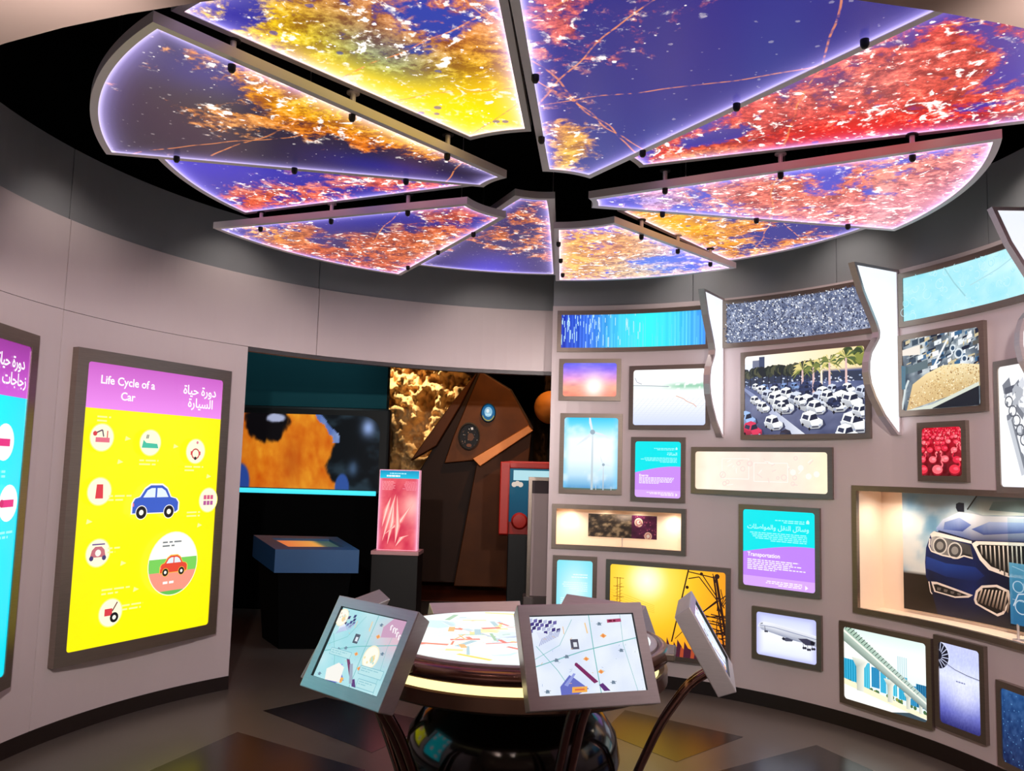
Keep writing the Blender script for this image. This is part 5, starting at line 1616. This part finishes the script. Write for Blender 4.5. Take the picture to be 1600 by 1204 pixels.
sp = Print(1.3); sp.grid(20, 12, lambda u, v: mixc(mixc((226, 110, 60), (240, 190, 80), u), (60, 90, 84), sstep(.66, .8, u)))
def kmap(u, v, l):
    A = Vector(inn[0]).lerp(Vector(inn[1]), u); B = Vector(inn[3]).lerp(Vector(inn[2]), u)
    q = A.lerp(B, v); return (q.x, q.y, q.z - .022 + l)
sp.build('touchscreen', P_dim, kmap, kk)
mb = MB(); mb.prism([(cxk + (x - cxk) * .72, cyk + (y - cyk) * .72, 0) for x, y in cs], [(cxk + (x - cxk) * .88, cyk + (y - cyk) * .88, .68) for x, y in cs]); mb.build('plinth', M_black, kk)
# pink lightbox on a pedestal
pk = empty('information_pedestal', (-1.02, 7.95, 0), R(-3), 'glowing pink information lightbox on a dark grey pedestal', 'information stand')
mb = MB(); mb.box(-.215, .215, -.15, .15, 0, .80); mb.build('pedestal', mat('dark_grey_pedestal', (30, 26, 24), .5, 0, .4, .2), pk, bevel=.006)
mb = MB(); mb.box(-.22, .22, -.16, .16, .80, .835); mb.build('pedestal_cap', mat('pale_acrylic_cap', (226, 170, 170), .3, 0, .5, .05), pk, bevel=.004)
mb = MB(); mb.box(-.19, .19, -.06, .03, .835, 1.575); mb.build('box_body', mat('frosted_acrylic_edge', (250, 210, 226), .4, emis=(250, 170, 196), estr=.6), pk, bevel=.004)
ip = Print(.38 / .74)
def pinkf(u, v):
    n = fbm(u * 4, v * 7, 7)
    c = mixc((190, 24, 60), (246, 120, 120), np.clip(n * 1.2 - .1, 0, 1))
    c = mixc(c, (255, 190, 180), np.exp(-((u - .85) / .25) ** 2 - ((v - .55) / .2) ** 2) * .9)
    return mixc(c, (255, 190, 226), (np.exp(-u / .05) + np.exp(-(1 - u) / .05)) * .8)
ip.grid(24, 40, pinkf)
ip.poly([(0, .9), (1, .9), (1, 1), (0, 1)], [(20, 200, 226), (20, 190, 222), (10, 140, 190), (10, 140, 190)])
ip.lines(.25, .78, .955, .014, 1, .03, (170, 236, 250)); ip.lines(.17, .86, .92, .02, 1, .03, (245, 252, 255))
ip.lines(.06, .44, .855, .006, 7, .017, (250, 170, 180)); ip.lines(.56, .95, .855, .006, 7, .017, (246, 150, 170), True)
for q in ([(.12, .1), (.3, .45), (.42, .7)], [(.25, .06), (.36, .35), (.38, .6)], [(.15, .18), (.55, .35), (.9, .62)], [(.45, .08), (.5, .3), (.46, .68)], [(.46, .04), (.62, .16), (.8, .19)], [(.1, .28), (.2, .5), (.3, .66)]):
    (x0, y0), (x1, y1), (x2, y2) = q
    for w_, c_ in ((.07, (250, 130, 130)), (.04, (255, 176, 166)), (.014, (255, 216, 206))):
        ip.poly([(x0, y0), (x1 + w_, y1), (x2, y2), (x1 - w_, y1)], c_)
ip.build('pink_print', P_box, lambda u, v, l: (-.183 + u * .366, -.0615 - l, .84 + v * .728), pk)
# totem right behind the display wall's end
tt2 = empty('upright_information_totem', (.43, 7.62, 0), 0, 'upright grey framed panel partly hidden behind the end of the display wall', 'information stand')
mb = MB(); mb.box(-.28, .28, -.08, .12, 0, .50); mb.build('base', mat('warm_grey_base', (104, 92, 90), .45, .2, .5, .1), tt2, bevel=.006)
mb = MB(); mb.box(-.255, -.225, -.05, .05, .50, 1.545); mb.box(.225, .255, -.05, .05, .50, 1.545); mb.box(-.225, .225, -.05, .05, 1.515, 1.545); mb.box(-.225, .225, .02, .05, .50, 1.515)
mb.build('frame', M_frame, tt2)
mb = MB(); mb.box(-.222, .222, -.02, .018, .50, 1.40); mb.build('panel', mat('pale_pink_panel', (206, 182, 182), .5, 0, .4, .04), tt2)
mb = MB(); mb.box(-.222, .222, -.02, .018, 1.402, 1.513); mb.build('header', mat('maroon_header', (60, 36, 44), .5, 0, .4, .1), tt2)
# red exhibit cabinet with a screen
rc = empty('red_game_cabinet', (.16, 9.1, 0), 0, 'red framed exhibit cabinet with a blue screen and round red knob', 'cabinet')
mb = MB(); mb.box(-.16, .42, -.02, .30, 0, .92); mb.build('plinth', M_dark, rc, bevel=.01)
red = mat('red_lacquer', (206, 36, 18), .4, 0, .5, .1)
mb = MB(); mb.box(-.26, -.16, -.05, .12, .92, 1.69); mb.box(.34, .42, -.05, .12, .92, 1.69); mb.box(-.16, .34, -.05, .12, 1.62, 1.69); mb.box(-.26, .42, .06, .12, .90, 1.62); mb.build('frame', red, rc, bevel=.012)
gp_ = Print(.5 / .58); gp_.grid(6, 8, lambda u, v: mixc((14, 66, 92), (20, 96, 122), v)); gp_.rect(.08, .78, .92, .97, (190, 236, 246))
for u, v in ((.1, .70), (.17, .72), (.24, .70)): gp_.disc(u, v, .05, (226, 210, 196), 12)
gp_.poly([(.4, 0), (.42, .4), (.6, .62), (1, .66), (1, 0)], (8, 30, 34))
gp_.build('screen', P_dim, lambda u, v, l: (-.155 + u * .49, .055 - l, 1.05 + v * .57), rc)
mb = MB(); mb.lathe([(0, .05), (.07, .045), (.09, .02), (.09, 0), (0, 0)], (0, 0, 0), 24); mb.v = [(-.04 + x, .06 - z, 1.06 + y) for x, y, z in mb.v]; mb.build('knob', red, rc, True)

# rock face
def rock(name, label, cx, cy, cz, sx, sz, dep, seed, m, nx=70, nz=70):
    xs, zs = np.meshgrid(np.linspace(-.5, .5, nx), np.linspace(-.5, .5, nz))
    zs_ = zs * sz / sx
    n = fbm(xs * 5 + 9, zs_ * 5 + 5, seed, 5) ; n2 = fbm(xs * 15 + 3, zs_ * 15, seed + 3, 4)
    n = 1 - np.abs(2 * n - 1) * 1.0
    d = (sstep(.55, .95, n) * .55 + np.abs(2 * n2 - 1) * .45 + .2 * vnoise(xs * 3, zs_ * 3, seed)) * dep
    ed = np.clip(np.minimum(np.minimum(xs + .5, .5 - xs), np.minimum(zs + .5, .5 - zs)) / .1, 0, 1)
    V = [(a * sx, -b * e, c * sz) for a, b, c, e in zip(xs.ravel(), d.ravel(), zs.ravel(), ed.ravel())]
    nb_ = len(V)
    F = [(j * nx + i, j * nx + i + 1, (j + 1) * nx + i + 1, (j + 1) * nx + i) for j in range(nz - 1) for i in range(nx - 1)]
    V += [(-.5 * sx, .15, -.5 * sz), (.5 * sx, .15, -.5 * sz), (.5 * sx, .15, .5 * sz), (-.5 * sx, .15, .5 * sz)]
    F.append((nb_, nb_ + 3, nb_ + 2, nb_ + 1))
    me = bpy.data.meshes.new(name); me.from_pydata(V, [], F); me.materials.append(m)
    me.polygons.foreach_set('use_smooth', [True] * len(me.polygons))
    o = bpy.data.objects.new(name, me); COL.objects.link(o); o.location = (cx, cy, cz)
    return tag(o, label, 'rock')
rock('rock_face', 'lit craggy tan rock face above the pink information lightbox', -1.25, 12.6, 2.2, 1.7, 4.5, .7, 21, M_rock, 110, 200)
rock('dark_rock', 'dark brown rock outcrop near the orange globe', 1.0, 12.6, 2.35, 1.3, 4.6, .8, 33, mat('dark_rock', (46, 26, 14), .9, 0, .2, .5, 5, .6, 14))
# angular bronze structure with portholes
bs = empty('angular_bronze_structure', (-.1, 11.2, 0), 0, 'tall angular bronze structure carrying two round portholes', 'sculpture')
def zpx(px, py, Y=11.2):
    # sketch coordinates of the structure (pixels) to metres on its own plane
    x = (px - 800) / 1314.2 * Y * 1.01; z = 1.6 - (py - 738) / 1314.2 * Y
    return x + .1, z
def slab(pts, y0, y1, name, m):
    q = [zpx(*p) for p in pts]
    mb = MB(); mb.prism([(x, y0, z) for x, z in q], [(x, y1, z) for x, z in q]); return mb.build(name, m, bs, bevel=.01)
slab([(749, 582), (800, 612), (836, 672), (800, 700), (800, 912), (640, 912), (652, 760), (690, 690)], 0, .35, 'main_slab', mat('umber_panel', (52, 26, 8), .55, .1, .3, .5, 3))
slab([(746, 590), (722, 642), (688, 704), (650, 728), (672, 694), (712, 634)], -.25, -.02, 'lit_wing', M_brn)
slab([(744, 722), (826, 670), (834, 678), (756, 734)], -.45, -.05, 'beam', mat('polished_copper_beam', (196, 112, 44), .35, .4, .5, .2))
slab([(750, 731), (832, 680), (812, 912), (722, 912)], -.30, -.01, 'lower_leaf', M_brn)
slab([(751, 586), (798, 614), (830, 670), (748, 724), (700, 730), (712, 690)], -.12, -.001, 'porthole_panel', mat('brown_metal_panel', (104, 54, 12), .45, .3, .3, .5, 5))
for px_, py_, r, nm, c_, ed in ((737, 688, .175, 'dark_porthole', (12, 8, 8), (110, 106, 104)), (765, 651, .12, 'blue_porthole', (20, 100, 150), (20, 110, 160))):
    x, z = zpx(px_, py_)
    mb = MB(); mb.lathe([(r * .86, 0), (r, 0), (r, .06), (r * .9, .075), (r * .86, .05), (r * .86, 0)], (0, 0, 0), 36); mb.v = [(x + a * .82, -.12 - c__, z + b * 1.05) for a, b, c__ in mb.v]
    ring = mb.build(nm, mat(nm + '_rim', ed, .35, .5, .5, .1), bs, True)
    dp_ = Print(1.0)
    rg2 = random.Random(3)
    dp_.L.append([(.5 + .5 * math.cos(a), .5 + .5 * math.sin(a), *c_) for a in np.linspace(0, 2 * PI, 32, endpoint=False)])
    if nm == 'dark_porthole':
        for i in range(40):
            a, q = rg2.uniform(0, 6.28), rg2.uniform(0, .45); dp_.disc(.5 + q * math.cos(a), .5 + q * math.sin(a), rg2.uniform(.008, .03), rg2.choice([(150, 110, 80), (90, 56, 36), (200, 190, 180), (120, 80, 60)]), 7)
        dp_.disc(.58, .48, .16, (92, 52, 32), 12); dp_.poly([(.56, .86), (.68, .88), (.7, .78), (.6, .77)], (226, 206, 190)); dp_.disc(.5, .14, .14, (110, 60, 36), 12, .5)
    else:
        dp_.disc(.5, .56, .3, (150, 200, 226), 20); dp_.disc(.45, .62, .12, (230, 245, 250), 10); dp_.rect(.28, .34, .72, .46, (190, 232, 250)); dp_.ring(.5, .5, .48, .06, (170, 160, 70), 24, 200, 340)
    dp_.build('porthole_face', P_dim, lambda u, v, l: (x + (u - .5) * 2 * r * .72, -.15 - l, z + (v - .5) * 2 * r * .92), ring)
# globe
mb = MB(); mb.lathe([(.22 * math.sin(PI * i / 14), -.22 * math.cos(PI * i / 14)) for i in range(15)], (0, 0, .22), 24)
gb_ = mb.build('globe', mat('orange_globe', (220, 130, 50), .5, 0, .4, .4, 6), None, True)
gb_.location = (.52, 11.1, 2.22); tag(gb_, 'orange globe half hidden behind the end of the display wall', 'globe')
mb = MB(); mb.tube([(0, 0, .02), (0, 0.3, -.3), (0, .3, -2.22)], .03, 8)
stem = mb.build('globe_stem', M_dark, gb_)
# warm lamps of the far room
def far_spot(loc, tgt, pw, sz, col, lab):
    o = empty('far_spotlight', loc, 0, lab, 'spotlight')
    d = (Vector(tgt) - Vector(loc)).normalized(); m3 = d.to_track_quat('-Z', 'Y').to_matrix()
    mb = MB(); mb.lathe([(0, .16), (.05, .16), (.06, -.02), (.05, -.02), (.05, .03), (0, .03)], (0, 0, 0), 14); mb.v = [tuple(m3 @ Vector(v)) for v in mb.v]; mb.build('lamp_housing', M_dark, o, True)
    mb = MB(); mb.tube([(0, 0, .05), (0, 0, 4.5 - loc[2])], .01, 6); mb.build('stem', M_dark, o)
    spot('far_spot_light', Vector(loc) + d * .03, tgt, pw, sz, .8, col, .05)
far_spot((-1.75, 11.0, 4.2), (-1.35, 12.3, 2.75), 620, 40, (1, .80, .52), 'lamp above the lit rock face')
far_spot((.2, 9.2, 4.0), (-.3, 11.2, 2.1), 130, 46, (1, .62, .28), 'lamp above the bronze structure')
far_spot((-.2, 8.0, 4.0), (.1, 9.1, 1.3), 190, 36, (1, .8, .65), 'added lamp above the red exhibit cabinet')  # lamp added to brighten the red frame
far_spot((.9, 10.2, 4.0), (.8, 11.9, 2.2), 120, 60, (1, .65, .3), 'lamp above the orange globe')
far_spot((-2.3, 8.2, 3.9), (-2.6, 9.7, 2.7), 40, 90, (.75, .95, 1), 'added lamp above the video screen')  # lamp added to brighten the teal wall
far_spot((-1.2, 6.9, 3.9), (-1.7, 7.9, .6), 60, 34, (.7, .85, 1), 'lamp above the blue kiosk')
